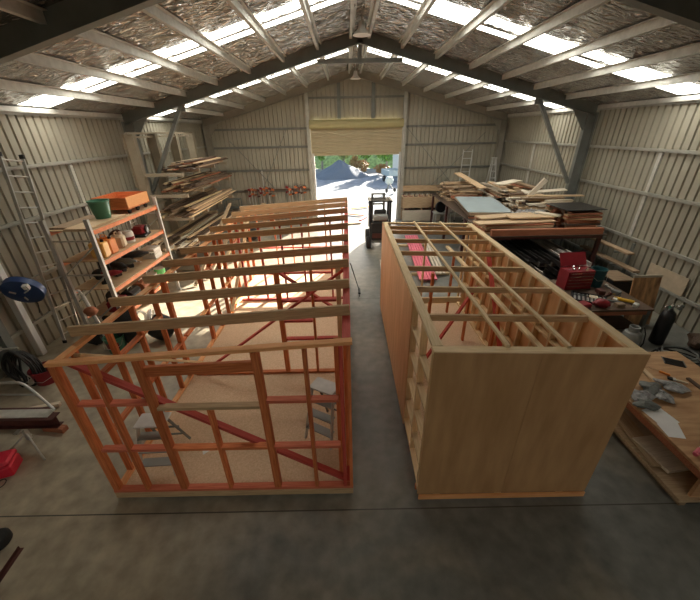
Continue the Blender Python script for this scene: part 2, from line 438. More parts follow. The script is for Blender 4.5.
# purlins: Z sections under the foil, running the length of the shed
for side in (-1, 1):
    for d in PURL:
        x = XC+side*d; z = roof(x)-.02
        mb = MB()
        mb.box(x-.006, x+.006, YF, YB, z-.16, z)
        a, b = (x, x+side*.075); mb.box(min(a, b), max(a, b), YF, YB, z-.16, z-.15)
        c = x+side*.075; mb.box(c-.004, c+.004, YF, YB, z-.16, z-.135)
        a, b = (x-side*.075, x); mb.box(min(a, b), max(a, b), YF, YB, z-.012, z-.002)
        mb.build('purlin', 'galv', ceil_o)
    x = XC+side*(XR-XC-.09); z = roof(x)-.02
    mb = MB(); mb.box(x-.06, x+.06, YF, YB, z-.12, z-.01); mb.build('eave_strut', 'galv', ceil_o)

# portal frames
def ibeam(mb, p, q, depth, width, out, tf=.014, tw=.01):
    """I section; 'out' = direction of the depth"""
    p, q, o = V(p), V(q), V(out).normalized()
    for s in (-1, 1):
        mb.bar(p+o*s*(depth/2-tf/2), q+o*s*(depth/2-tf/2), width, tf, o)
    mb.bar(p, q, tw, depth-2*tf, o)
def portal(n, y, collar, dr=.36, m='frame_steel'):
    t = bpy.data.objects.new('trim_%d' % n, None); COL.objects.link(t); t['kind'] = 'structure'; t.location = (XC, y, 0)
    zt = .0
    for side in (-1, 1):
        xc = side*(XR-XC-.1-.18)
        mb = MB(); ibeam(mb, (xc, 0, 0), (xc, 0, roof(XC+abs(xc))-.3), .36, .17, (1, 0, 0)); mb.box(xc-.22, xc+.22, -.13, .13, 0, .02)
        mb.build('column', m, t)
        n_ = V((side*SL, 0, 1)).normalized()
        a = V((0, 0, RIDGE-zt))-n_*dr/2; b = V((side*(XR-XC-.1), 0, roof(XR-.1)-zt))-n_*dr/2
        mb = MB(); ibeam(mb, a, b, dr, .17, n_); mb.build('rafter', m, t)
        xi = side*(XR-XC-.1-.36); zi = roof(XC+abs(xi))-zt-dr
        mb = MB(); mb.prism([(xi, zi+.02), (xi-side*.55, zi+.55*SL+.02), (xi, zi-.55)], -.02, .02)
        mb.build('haunch_plate', m, t)
        if collar:
            # diagonal knee brace from column to rafter
            p = V((side*(XR-XC-.46), 0, 2.95)); q = V((side*6.05, 0, roof(XC+6.05)-zt-dr-.0))
            mb = MB(); mb.bar(p+V((side*-.02, 0, -.05)), q, .11, .11, (0, 1, 0)); mb.bar(q+V((0, 0, -.18)), q+V((0, 0, .12)), .24, .05, (0, 1, 0)); mb.build('knee_brace', m, t)
    if collar:
        mb = MB(); mb.bar((-1.38, 0, 6.78), (1.38, 0, 6.78), .1, .12); mb.bar((0, 0, 6.7), (0, 0, 7.2), .12, .03, (0, 1, 0)); mb.build('collar_tie', m, t)
    return t
portal(1, 5.95, True); portal(2, 12.95, True); portal(3, 20.02, False, m='endframe'); portal(4, -.75, False); portal(5, -6.55, False)

# roller door
dr = bpy.data.objects.new('door_1', None); COL.objects.link(dr); dr['kind'] = 'structure'; dr.location = ((DX0+DX1)/2, YB-.12, 0)
hw = (DX1-DX0)/2
mb = MB(); pts = []
z = 3.62; k = 0
while z < 4.98: pts += [(0, z), (0, z+.06), (.045, z+.075), (.045, z+.105), (0, z+.12)]; z += .135
vs = [(x, -o, zz) for (o, zz) in pts for x in (-hw-.06, hw+.06)]; vs += [(x, -o+.012, zz) for (o, zz) in pts for x in (-hw-.06, hw+.06)]
nn = len(pts)
mb.add(vs, [(2*i, 2*i+1, 2*i+3, 2*i+2) for i in range(nn-1)]+[(2*nn+2*i, 2*nn+2*i+1, 2*nn+2*i+3, 2*nn+2*i+2) for i in range(nn-1)])
mb.box(-hw-.04, hw+.04, -.03, .03, 3.57, 3.63)
mb.build('curtain', 'door', dr)
mb = MB(); mb.lathe([(.01, -hw-.1), (.2, -hw-.1)]+[(.2+.022*(i % 2), -hw-.1+(2*hw+.2)*i/60) for i in range(61)]+[(.2, hw+.1), (.01, hw+.1)], (0, -.14, 5.12), 'x', 20)
mb.build('drum', 'doory', dr, True)
for s in (-1, 1):
    mb = MB(); mb.box(s*hw-.06, s*hw+.06, -.08, .06, 0, 3.7); mb.build('guide_track', 'uprightgrey', dr)
    mb = MB(); mb.box(s*(hw+.17)-.09, s*(hw+.17)+.09, -.1, .1, 0, roof((DX0+DX1)/2+s*(hw+.17))-.35); mb.build('jamb_post', 'girt', dr)
mb = MB(); mb.tube([(hw+.12, -.2, 4.6), (hw+.12, -.22, 2.5)], .012, 6); mb.build('pull_chain', 'galv', dr)

# ridge lamps
for (y, nm) in ((18.6, 'far'), (11.6, 'near')):
    t = thing('high_bay_lamp', 'round white lamp on the roof ridge '+('near the far end wall' if nm == 'far' else 'just this side of the middle frame'), 'lamp', (XC, y, RIDGE-.62 if nm == 'far' else RIDGE-.42))
    mb = MB(); mb.lathe([(.05, .3), (.08, .28), (.1, .14), (.24, .0), (.25, -.02), (.22, -.02), (.02, .1)], n=20); mb.build('shade', 'white', t, True)
    mb = MB(); mb.tube([(0, 0, .28), (0, 0, .6 if nm == 'far' else .4)], .02, 6); mb.build('stem', 'galv', t)

exec_marker = None
# ------------------------------------------------------------------ left house frame
A = thing('house_frame', 'orange-primed timber wall frame of a small house with skillion rafters, left of the aisle', 'house frame', (0, 3.0, 0))
AW, AL = 3.45, 8.6
def az(x): return 2.70+.066*x                # underside of the rafters: high at the right wall (x=0)
for x in (-2.9, -1.75, -.45):
    beam('skid', (x, .25, .03), (x, AL-.2, .03), .09, .06, 'pine', A)
for (p, q) in (((-AW, .0225, .12), (0, .0225, .12)), ((-AW, AL-.0225, .12), (0, AL-.0225, .12)), ((-AW+.0225, .05, .12), (-AW+.0225, AL-.05, .12)), ((-.0225, .05, .12), (-.0225, AL-.05, .12))):
    beam('base_joist', p, q, .045, .12, 'rafter', A)
mb = MB(); mb.box(-AW+.05, -.05, .05, AL-.05, .15, .178); mb.build('floor_deck', 'chip', A)
zp = .2025; zs = .225
def plate_run(name, p, q, m='orange', w=.09, h=.045): return beam(name, p, q, w, h, m, A)
plate_run('bottom_plate', (-AW, .045, zp), (0, .045, zp), 'coral'); plate_run('bottom_plate', (-AW, AL-.045, zp), (0, AL-.045, zp))
plate_run('bottom_plate', (-AW+.045, .09, zp), (-AW+.045, AL-.09, zp), 'salmon'); plate_run('bottom_plate', (-.045, .09, zp), (-.045, AL-.09, zp), 'red')
# top plates
plate_run('top_plate', (-AW-.02, .045, az(-AW)-.0), (0.02, .045, az(0)-.0), 'salmon')
plate_run('top_plate', (-AW, AL-.045, az(-AW)-.03), (0, AL-.045, az(0)-.03))
plate_run('top_plate', (-AW+.045, .09, az(-AW)-.0225), (-AW+.045, AL-.09, az(-AW)-.0225), 'salmon', .1)
plate_run('top_plate', (-.045, .09, az(0)-.0225), (-.045, AL-.09, az(0)-.0225), 'red', .1)
def stud(x, y, z0=None, z1=None, m='orange', dx=.045, dy=.09):
    z1 = z1 if z1 is not None else az(x)-.035
    return beam('stud', (x, y, z0 if z0 is not None else zs), (x, y, z1), dx if False else dy, dx, m, A)
# stud(): local y of the beam follows world x/y depending on wall, handled by explicit sizes
def stud_front(x, y=.045, z0=None, z1=None, m='orange', w=.045): 
    z1 = az(x)-.03 if z1 is None else z1
    return beam('stud', (x, y, zs if z0 is None else z0), (x, y, z1), w, .09, m, A, up=(0, 1, 0))
def stud_side(x, y, z0=None, z1=None, m='orange', w=.045):
    z1 = az(x)-.045 if z1 is None else z1
    return beam('stud', (x, y, zs if z0 is None else z0), (x, y, z1), .09, w, m, A, up=(0, 1, 0))
for (x, w, m) in ((-3.40, .09, 'orange'), (-2.96, .045, 'orange'), (-2.43, .09, 'orange'), (-1.08, .09, 'orange'), (-.52, .045, 'orange'), (-.11, .045, 'red'), (-.022, .045, 'orange')):
    stud_front(x, m=m, w=w)
stud_front(-1.76, z1=1.75)                                            # cripple under the sill
beam('window_sill', (-2.385, .045, 1.775), (-1.125, .045, 1.775), .09, .045, 'rafter', A)
beam('lintel', (-2.385, .055, 2.33), (-1.125, .055, 2.38), .045, .14, 'orange', A)
fx = [-3.355, -2.96, -2.43, -1.08, -.52, -.13]
for z, skip in ((1.86, 2), (1.05, None)):
    for i in range(5):
        if i == skip: continue
        a, b = fx[i]+.025, fx[i+1]-.025
        if i == 2:
            beam('nog', (a+.02, .045, z), (-1.785, .045, z), .09, .045, 'orange', A); beam('nog', (-1.735, .045, z), (b-.02, .045, z), .09, .045, 'orange', A)
        else:
            beam('nog', (a+(.02 if i in (3,) else 0), .045, z), (b-(.02 if i == 1 else 0), .045, z), .09, .045, ('coral', 'coral', 'orange', 'coral', 'coral')[i], A)
beam('brace', (-3.3, .115, 2.45), (-.1, .115, .25), .045, .09, 'red', A, up=(0, 1, 0))
# left wall
lys = [.35+.6*i for i in range(14)]
for i, y in enumerate(lys):
    if i in (4, 5, 9): continue
    stud_side(-AW+.045, y, m='orange')
for y in (2.55, 3.95, 5.55): stud_side(-AW+.045, y, m='orange', w=.09)
for z in (1.05, 1.88):
    for i in range(13):
        if i in (3, 4, 5, 8, 9) and z > 1.5: continue
        beam('nog', (-AW+.045, lys[i]+.025, z), (-AW+.045, lys[i+1]-.025, z), .09, .045, 'orange' if (i*7+int(z)) % 3 else 'salmon', A)
beam('brace', (-AW+.115, .3, 2.4), (-AW+.115, 2.9, .28), .045, .09, 'pine', A, up=(1, 0, 0))
beam('brace', (-AW+.115, 5.2, .28), (-AW+.115, 8.2, 2.3), .045, .09, 'pine', A, up=(1, 0, 0))
# right wall
for i, y in enumerate(lys):
    if i in (6, 7): continue
    stud_side(-.045, y, m='red' if i % 2 else 'orange')
for z in (1.05, 1.88):
    for i in range(13):
        if i in (5, 6, 7): continue
        beam('nog', (-.045, lys[i]+.025, z), (-.045, lys[i+1]-.025, z), .09, .045, 'red', A)
stud_side(-.15, .2, m='orange', w=.045); 
# partition across the house
PY = 2.62
beam('bottom_plate', (-3.3, PY, zp), (-.1, PY, zp), .09, .045, 'orange', A)
beam('top_plate', (-3.3, PY, az(-3.3)-.06), (-.1, PY, az(-.1)-.06), .09, .045, 'red', A)
for x, m, w in ((-1.34, 'orange', .09), (-.70, 'orange', .045), (-.2, 'pine', .09)): stud_front(x, PY, z1=az(x)-.085, m=m, w=w)
for (a, b, z) in ((-1.29, -.73, 1.04), (-.67, -.25, 1.04), (-1.29, -.73, 1.91), (-.67, -.25, 1.91), (-1.29, -.73, 1.46)):
    beam('nog', (a, PY, z), (b, PY, z), .09, .045, 'red', A)
beam('brace', (-3.1, PY-.08, .30), (-.1, PY-.08, 2.55), .035, .09, 'red', A, up=(0, 1, 0))
beam('brace', (-1.3, PY+.08, 2.45), (-.12, PY+.08, 1.55), .035, .09, 'red', A, up=(0, 1, 0))
# second cross frame and the back wall
for Y, xs in ((6.1, (-3.1, -2.5, -1.9, -1.3, -.5)), (AL-.045, (-3.2, -2.6, -2.0, -1.4, -.8, -.2))):
    if Y < 7:
        beam('top_plate', (-3.3, Y, az(-3.3)-.06), (-.1, Y, az(-.1)-.06), .09, .045, 'red', A)
        beam('bottom_plate', (-3.3, Y, zp), (-.1, Y, zp), .09, .045, 'red', A)
    for x in xs: stud_front(x, Y, z1=az(x)-.085 if Y < 7 else az(x)-.055, m='red' if Y < 7 else 'orange')
    for x0, x1 in zip(xs[:-1], xs[1:]):
        beam('nog', (x0+.03, Y, 1.05), (x1-.03, Y, 1.05), .09, .045, 'red', A)
# rafters
RY = [.64, 1.45, 2.30, 3.07, 3.83, 4.78, 5.62, 6.5, 7.35, 8.2, 8.56]
for i, y in enumerate(RY[:10]):
    o = rnd.uniform(-.05, .05)
    beam('rafter', (-3.62+o, y, az(-3.62)+.072), (.0, y, az(0)+.072), .045, .14, 'rafter', A)
A_floor = .178

# ------------------------------------------------------------------ right panel box
B = thing('wall_panel_box', 'plywood-clad timber room frame with open joist roof, right of the aisle', 'house frame', (.916, 2.93, 0))
BW, BL = 2.4, 5.84
def bz(x): return 2.605-.035*x
for x in (.3, 1.2, 2.1): beam('skid', (x, .05, .035), (x, BL-.1, .035), .09, .07, 'pine', B)
beam('skirt_board', (.02, -.012, .075), (BW, -.012, .075), .022, .09, 'salmon', B)
beam('base_joist', (.0, .14, .09), (.0+BW, .14, .09), .045, .09, 'orange', B)
for x in (.06, BW-.06): beam('base_joist', (x, .17, .09), (x, BL-.03, .09), .045, .09, 'orange', B)
mb = MB(); mb.box(.03, BW-.03, .17, BL-.03, .135, .16); mb.build('floor_deck', 'chip', B)
for i in range(2):
    mb = MB(); x0, x1 = (0, 1.197) if i == 0 else (1.203, BW)
    mb.prism([(x0, .125), (x1, .125), (x1, bz(x1)-.005), (x0, bz(x0)-.005)], 0, .012); mb.build('plywood_sheet', 'ply', B)
for (y0, y1) in ((1.32, 2.52), (2.523, 3.72), (3.723, 4.92), (4.923, BL)):
    mb = MB(); mb.box(0, .012, y0, y1, .08, bz(0)-.05); mb.build('plywood_sheet', 'plylit', B)
for (y0, y1) in ((.02, 1.2), (1.203, 2.4), (2.403, 3.6), (3.603, 4.8), (4.803, BL)):
    mb = MB(); mb.box(BW-.012, BW, y0, y1, .125, bz(BW)-.005); mb.build('plywood_sheet', 'plylit', B)
# plates
for z, hh, nm in ((None, .045, 'top_plate'), (.1825, .045, 'bottom_plate')):
    zf = (lambda x: bz(x)-.0225) if z is None else (lambda x: .1825)
    beam(nm, (0, .075, zf(0)), (BW, .075, zf(BW)), .12, .045, 'pine', B)
    beam(nm, (0, BL-.045, zf(0)), (BW, BL-.045, zf(BW)), .09, .045, 'pine', B)
    beam(nm, (.073, .136, zf(.06)), (.073, BL-.09, zf(.06)), .12, .045, 'pine', B)
    beam(nm, (BW-.073, .136, zf(BW-.06)), (BW-.073, BL-.09, zf(BW-.06)), .12, .045, 'pine', B)
# studs
def bstud(x, y, w, m='pine', side=True, z1=None):
    z1 = bz(x)-.05 if z1 is None else z1
    beam('stud', (x, y, .205), (x, y, z1), .09 if side else w, w if side else .09, m, B, up=(0, 1, 0))
for y in (.13, .72, 1.34): bstud(.06, y, .045)
y = 1.95
while y < BL-.1: bstud(.06, y, .045); y += .6
y = .16
while y < BL: bstud(BW-.06, y, .045); y += .45
for z0 in (.62, 1.10, 1.62, 2.10):
    beam('nog', (.06, .16, z0-.06), (.06, .69, z0-.06), .09, .045, 'pine', B); beam('nog', (.06, .75, z0+.02), (.06, 1.31, z0+.02), .09, .045, 'pine', B)
for x in (.6, 1.2, 1.8): bstud(x, .06, .045, side=False)
for x in (.1, 1.2, 2.3): bstud(x, BL-.045, .045, side=False)
for z0 in (.9, 1.7):
    y = .16
    while y < BL-.5: beam('nog', (BW-.06, y+.03, z0), (BW-.06, y+.42, z0), .09, .045, 'pine', B); y += .45
# cross joists
for i, y in enumerate((.87, 1.75, 2.63, 3.47, 4.32, 5.05, 5.46)):
    beam('ceiling_joist', (.11, y, bz(.11)-.055), (BW-.11, y, bz(BW-.11)-.055), .045, .09, 'rafter', B)
for x in (.85, 1.545): beam('batten', (x, .1, bz(x)+.02), (x, BL-.02, bz(x)+.02), .045, .04, 'pine', B)
beam('wall_rail', (1.86, .12, 1.92), (1.79, BL-.1, 1.92), .09, .045, 'pine', B)
for y in (1.0, 2.4, 3.8, 5.2): beam('stud', (1.83, y, .16), (1.83, y, 1.895), .045, .09, 'orange', B, up=(0, 1, 0))
beam('brace', (.5, 2.6, .25), (1.75, 3.3, 1.85), .035, .09, 'red', B, up=(0, 1, 0))
beam('brace', (1.9, 1.5, .3), (2.25, 4.2, 2.3), .035, .09, 'red', B, up=(1, 0, 0))
beam('brace', (.15, 5.7, 2.3), (1.15, 5.7, .3), .035, .09, 'red', B, up=(0, 1, 0))
beam('nog', (.1, 2.63, 1.9), (1.2, 2.63, 1.9), .045, .09, 'pine', B)
beam('stud', (.62, 2.63, .16), (.62, 2.63, 2.44), .045, .09, 'orange', B, up=(0, 1, 0))

# ------------------------------------------------------------------ a measuring aid: where a sight line from the survey point meets a level or wall
_p, _r = math.radians(27.128), math.radians(1.13)
def at(px, py, x=None, y=None, z=None):
    du, dv = px-349.424, py-300
    u = (du*math.cos(_r)-dv*math.sin(_r))/329.544; v = (du*math.sin(_r)+dv*math.cos(_r))/329.544
    d = V((u, math.cos(_p)-v*math.sin(_p), -math.sin(_p)-v*math.cos(_p))); o = V((0, 0, 4.773))
    t = (x-o.x)/d.x if x is not None else ((y-o.y)/d.y if y is not None else (z-o.z)/d.z)
    return o+d*t

ORD = ['first', 'second', 'third', 'fourth', 'fifth', 'sixth', 'seventh', 'eighth', 'ninth', 'tenth', 'eleventh', 'twelfth', 'thirteenth', 'fourteenth']
def nth(i, what): return what if i == 0 else ORD[i]+' '+what.replace('nearest', 'from', 1) if what.startswith('nearest') else ORD[i]+' '+what
CW = {'old': 'grey-brown', 'tan': 'tan', 'pale': 'pale', 'redbrown': 'red-brown', 'darkwood': 'dark brown', 'pine': 'light pine', 'rafter': 'brown pine', 'orange': 'orange'}
def pile(where, group, x0, x1, y0, y1, z0, layers, per, along, mats, wr=(.09, .2), h=.045, lr=(2.0, 3.5), yaw=2.5, name='timber_board', noun='board', side='the aisle', gap=.003, skip=.12):
    """boards stacked in side-by-side lanes; along = 'x' or 'y'"""
    a0, a1 = (x0, x1) if along == 'y' else (y0, y1); l0, l1 = (y0, y1) if along == 'y' else (x0, x1)
    lane = (a1-a0)/per; zz = [z0]*per
    for L in range(layers):
        for i in range(per):
            if L > 1 and rnd.random() < skip: continue
            w = min(lane*.84, rnd.uniform(*wr)); m = rnd.choice(mats); slack = lane*.94-w
            ln = min(l1-l0, max((l1-l0)*.55, rnd.uniform(*lr))); s = rnd.uniform(l0, l1-ln) if L else l0+rnd.uniform(0, .1)*(l1-l0-ln)
            lim = math.atan2(max(.002, slack), ln); t = max(-lim, min(lim, math.radians(rnd.uniform(-yaw, yaw))))
            c = a0+lane*(i+.5); hh = h*rnd.uniform(.75, 1.2); z = zz[i]
            mid = V((c, s+ln/2, z+hh/2)) if along == 'y' else V((s+ln/2, c, z+hh/2))
            d = V((math.sin(t), math.cos(t), 0)) if along == 'y' else V((math.cos(t), math.sin(t), 0))
            o = beam(name, mid-d*ln/2, mid+d*ln/2, w, hh, m); zz[i] = z+hh+gap
            k = (per-1-i) if side == 'the aisle' and along == 'y' and x0 < 0 else i
            pos = 'nearest '+side if k == 0 else ORD[k]+' from '+side
            tag(o, '%s %s %s, %s up, %s' % (CW.get(m, m), noun, pos, 'lowest' if L == 0 else ORD[L], where), 'timber', group)
    return max(zz)

# ------------------------------------------------------------------ left: pallet shelving
S = thing('shelving_unit', 'tall shelving rack with orange beams and pale uprights, against the left wall', 'shelving', (-6.42, 7.5, 0))
SX, SY = .5, 2.95
def upright(x, y):
    mb = MB()
    for (a, b, c, d) in ((-.045, .045, -.035, -.030), (-.045, -.04, -.035, .035), (.04, .045, -.035, .035)): mb.box(x+a, x+b, y+c, y+d, .012, 3.1)
    k = .1
    while k < 3.05: mb.box(x-.012, x+.012, y-.037, y-.0345, k, k+.03); k += .1
    mb.box(x-.07, x+.07, y-.06, y+.06, 0, .012)
    return mb.build('upright', 'uprightgrey', S)
for x in (-SX, SX):
    for y in (0, SY): upright(x, y)
LEV = [.58, 1.33, 2.07, 2.82]
for z in LEV:
    for x in (-SX, SX):
        mb = MB(); mb.box(x-.022, x+.022, .04, SY-.04, z-.09, z); mb.box(x-.03, x+.03, .03, .04, z-.13, z+.03); mb.box(x-.03, x+.03, SY-.04, SY-.03, z-.13, z+.03); mb.build('shelf_beam', 'shelforange', S)
    mb = MB(); mb.box(-SX-.04, SX+.0, .05, SY-.05, z, z+.022); mb.build('shelf_deck', 'tan', S)
for y in (0, SY):
    mb = MB()
    for (z0, z1) in ((.25, 1.0), (1.0, 1.75), (1.75, 2.5)): mb.bar((-SX, y, z0), (SX, y, z1), .02, .035)
    for z in (.25, 1.75, 2.6): mb.bar((-SX, y, z), (SX, y, z), .02, .035)
    mb.build('end_bracing', 'galv', S)
zt = 2.842
def jerry(name, m, label, loc, rz):
    t = thing(name, label, 'fuel can', loc, rz, 'fuel cans on the shelving rack')
    mb = MB(); mb.cham(-.17, .17, -.135, .135, 0, .38, .03); mb.prism([(-.12, .38), (.05, .38), (.02, .41), (-.10, .41)], -.06, .06); mb.build('body', m, t)
    mb = MB(); mb.tube([(-.1, 0, .40), (-.1, 0, .47), (.03, 0, .47), (.06, 0, .38)], .014, 6); mb.build('handle', m, t)
    mb = MB(); mb.lathe([(.035, .375), (.035, .43), (.02, .44)], (.11, 0, 0), n=12); mb.build('cap', 'black', t)
z2 = LEV[2]+.022
jerry('jerry_can', 'yelloworange', 'amber fuel jerry can on the orange shelf, leftmost of the two', (-6.13, 7.86, z2), .1)
jerry('jerry_can', 'orangep', 'bright orange fuel jerry can on the orange shelf, beside the amber one', (-6.13, 8.16, z2), -.05)
t = thing('plastic_jug', 'cream plastic jug tilted beside the orange fuel cans', 'jug', (-6.16, 8.62, z2), .3)
mb = MB(); mb.cham(-.17, .17, -.15, .15, 0, .34, .05); mb.build('body', 'cream', t)
mb = MB(); mb.tube([(.0, -.08, .33), (.0, -.1, .42), (.0, .06, .42), (0, .1, .33)], .018, 6); mb.build('handle', 'cream', t)
mb = MB(); mb.lathe([(.05, .33), (.045, .40), (.03, .41)], (.09, .05, 0)); mb.build('cap', 'white', t)
t = thing('drum_can', 'white can with a dark red band on the shelf behind the cream jug', 'can', (-6.16, 9.08, z2), 0)
mb = MB(); mb.lathe([(.13, 0), (.15, .02), (.15, .26), (.12, .32), (.05, .33)], n=18); mb.build('body', 'white', t, True)
mb = MB(); mb.lathe([(.152, .08), (.155, .085), (.155, .17), (.152, .175)], n=18); mb.build('band', 'redp', t, True)
t = thing('engine_pump', 'red small engine with a black base, rightmost on the second shelf', 'machine', (-6.21, 9.75, z2), .2)
mb = MB(); mb.box(-.2, .2, -.25, .25, 0, .06); mb.build('base', 'black', t)
mb = MB(); mb.cham(-.16, .16, -.2, .2, .06, .30, .05); mb.build('housing', 'redp', t)
mb = MB(); mb.lathe([(.09, 0), (.11, .02), (.11, .06), (.02, .08)], (.16, 0, .2), 'x', 14); mb.build('recoil_cover', 'black', t)
mb = MB(); mb.tube([(-.1, -.2, .28), (-.1, -.2, .40), (-.1, .2, .40), (-.1, .2, .28)], .014, 6); mb.build('handle', 'galv', t)
# power tools on the third shelf
z3 = LEV[1]+.022
def powertool(label, loc, rz, m='black', sc=1.0):
    t = thing('power_tool', label, 'power tool', loc, rz)
    s = sc
    mb = MB(); mb.lathe([(.05*s, -.16*s), (.06*s, -.14*s), (.065*s, .08*s), (.04*s, .14*s), (.02*s, .22*s)], (0, 0, .22*s), 'y', 14); mb.build('motor_housing', m, t, True)
    mb = MB(); mb.bar((0, -.1*s, .2*s), (0, -.14*s, .04*s), .05*s, .07*s, (1, 0, 0)); mb.build('grip', 'black', t)
    mb = MB(); mb.cham(-.05*s, .05*s, -.21*s, -.07*s, 0, .06*s, .01); mb.build('battery', 'rubber', t)
    mb = MB(); mb.tube([(0, .2*s, .22*s), (0, .3*s, .21*s)], .012, 6); mb.build('bit', 'chrome', t)
powertool('black and red drill at the left end of the third shelf', (-6.16, 7.95, z3), -1.2, 'redp', 1.2)
powertool('black drill second from the left on the third shelf', (-6.16, 8.33, z3), -2.0, 'rubber', 1.5)
powertool('grey and black tool in the middle of the third shelf', (-6.21, 8.72, z3), -1.6, 'frame_steel', 1.4)
powertool('black tool beside the white crate on the third shelf', (-6.18, 9.15, z3), -1.1, 'black', 1.6)
t = thing('tool_case', 'black tool case standing at the back of the third shelf', 'case', (-6.72, 8.8, z3))
mb = MB(); mb.cham(-.14, .14, -.3, .3, 0, .42, .03); mb.build('shell', 'black', t)
mb = MB(); mb.tube([(.0, -.09, .42), (.0, -.09, .47), (0, .09, .47), (0, .09, .42)], .015, 6); mb.build('handle', 'rubber', t)
t = thing('plastic_crate', 'white plastic crate at the right end of the third shelf', 'crate', (-6.16, 9.92, z3))
mb = MB()
mb.box(-.2, .2, -.2, .2, 0, .02)
for (a, b, c, d) in ((-.2, .2, -.2, -.18), (-.2, .2, .18, .2), (-.2, -.18, -.18, .18), (.18, .2, -.18, .18)):
    mb.box(a, b, c, d, .02, .13); mb.box(a, b, c, d, .24, .3)
    for k in range(5):
        if b-a > d-c: u = a+(b-a)*(k+.5)/5-.03; mb.box(u, u+.06, c, d, .13, .24)
        else: u = c+(d-c)*(k+.5)/5-.03; mb.box(a, b, u, u+.06, .13, .24)
mb.build('body', 'white', t)
mb = MB(); mb.box(-.21, .21, -.21, .21, .3, .315); mb.build('rim', 'white', t)
# bottom shelf
z4 = LEV[0]+.022
def tin(label, loc, m, r, h):
    t = thing('paint_tin', label, 'paint tin', loc)
    mb = MB(); mb.lathe([(r, 0), (r, h)], n=18); mb.build('body', m, t, True)
    mb = MB(); mb.lathe([(r+.005, h), (r+.005, h+.012), (r*.9, h+.012), (r*.88, h+.004), (.005, h+.004)], n=18); mb.build('lid', 'galv', t, True)
    mb = MB(); mb.tube([(0, -r, h*.85), (0, -r*.7, h*.5), (0.0, 0, h*.3), (0, r*.7, h*.5), (0, r, h*.85)], .004, 5); mb.v = [(x+r+.004, y, z) for x, y, z in mb.v]; mb.build('wire_handle', 'galv', t)
tin('white paint tin on the lowest orange shelf', (-6.16, 9.58, z4), 'white', .15, .32)
tin('bright green paint tin on the lowest orange shelf', (-6.16, 10.05, z4), 'brightgreen', .16, .32)
for i, (y, m, lb) in enumerate(((7.9, 'redp', 'red tool box at the left end of the lowest shelf'), (8.5, 'rubber', 'black tool box in the middle of the lowest shelf'), (9.05, 'redbrown', 'brown box on the lowest shelf beside the white tin'))):
    t = thing('tool_box', lb, 'tool box', (-6.21, y, z4), .05*i)
    mb = MB(); mb.cham(-.17, .17, -.22, .22, 0, .24, .02); mb.build('body', m, t)
    mb = MB(); mb.prism([(-.175, .24), (.175, .24), (.1, .31), (-.1, .31)], -.225, .225); mb.build('lid', m, t)
    mb = MB(); mb.tube([(0, -.1, .31), (0, -.1, .36), (0, .1, .36), (0, .1, .31)], .012, 6); mb.build('handle', 'galv', t)
# top of the rack
t = thing('dolly_crate', 'orange wooden tray crate on castors on top of the shelving rack', 'crate', (-6.45, 9.72, zt), .03)
for (a, b) in ((-.38, -.4), (.38, -.4), (-.38, .45), (.38, .45), (.38, .02)):
    mb = MB(); mb.lathe([(.05, -.03), (.06, -.02), (.06, .02), (.05, .03)], (a, b, .06), 'x', 12); mb.box(a-.04, a+.04, b-.03, b+.03, .115, .13); mb.build('castor', 'rubber', t)
mb = MB(); mb.box(-.46, .46, -.55, .6, .13, .16); mb.build('tray_base', 'orange', t)
for (a, b, c, d) in ((-.46, .46, -.55, -.525), (-.46, .46, .575, .6), (-.46, -.435, -.525, .575), (.435, .46, -.525, .575)):
    mb = MB(); mb.box(a, b, c, d, .16, .44); mb.build('tray_side', 'salmon' if c == -.525 and a > 0 else 'orange', t)  # aisle-side panel gets the paler timber to carry the light on it
t = thing('plastic_tub', 'green plastic tub on top of the shelving rack in front of the orange crate', 'tub', (-6.3, 8.6, zt+.052))
mb = MB(); mb.lathe([(.17, 0), (.23, .40), (.245, .41), (.245, .44), (.225, .44), (.215, .40), (.16, .02), (.005, .02)], n=22); mb.build('body', 'green', t, True)
mb = MB(); mb.tube([(-.24, 0, .40), (-.26, 0, .3), (-.255, .0, .25)], .006, 5); mb.build('handle', 'galv', t)
for i, (x, m, w, y0, y1, lb) in enumerate(((-6.25, 'tan', .55, 7.5, 9.0, 'broad tan board under the green tub on the rack top'), (-6.75, 'old', .42, 7.65, 9.0, 'weathered board on the rack top nearest the left wall'))):
    o = beam('timber_board', (x, y0, zt+.025), (x, y1, zt+.025), w, .045, m); tag(o, lb, 'timber', 'boards on the rack top')

# ladder against the left wall
def ladder(label, base, top, width, n, m='alu', wdir=(0, 1, 0), cap=True, name='ladder', group=None):
    base, top = V(base), V(top); t = thing(name, label, 'ladder', base, group=group); d = top-base; w = V(wdir)
    for s in (-1, 1):
        mb = MB(); mb.bar(w*s*width/2, d+w*s*width/2, .03, .075, d.normalized().cross(w)); mb.build('rail', m, t)
        mb = MB(); mb.bar(w*s*width/2-d.normalized()*-.0, w*s*width/2+d.normalized()*.08, .04, .085, d.normalized().cross(w)); mb.build('rubber_foot', 'rubber', t)
        if cap:
            mb = MB(); mb.bar(d+w*s*width/2-d.normalized()*.05, d+w*s*width/2+d.normalized()*.04, .05, .1, d.normalized().cross(w)); mb.build('end_cap', 'black', t)
    for i in range(n):
        p = d*((i+.7)/n); mb = MB(); mb.tube([p-w*width/2, p+w*width/2], .018, 8); mb.build('rung', m, t)
    return t
ladder('long aluminium ladder leaning on the left wall beside the shelving rack', (-7.34, 7.38, 0), (-7.60, 8.20, 4.42), .54, 13, wdir=(0, .985, -.17))
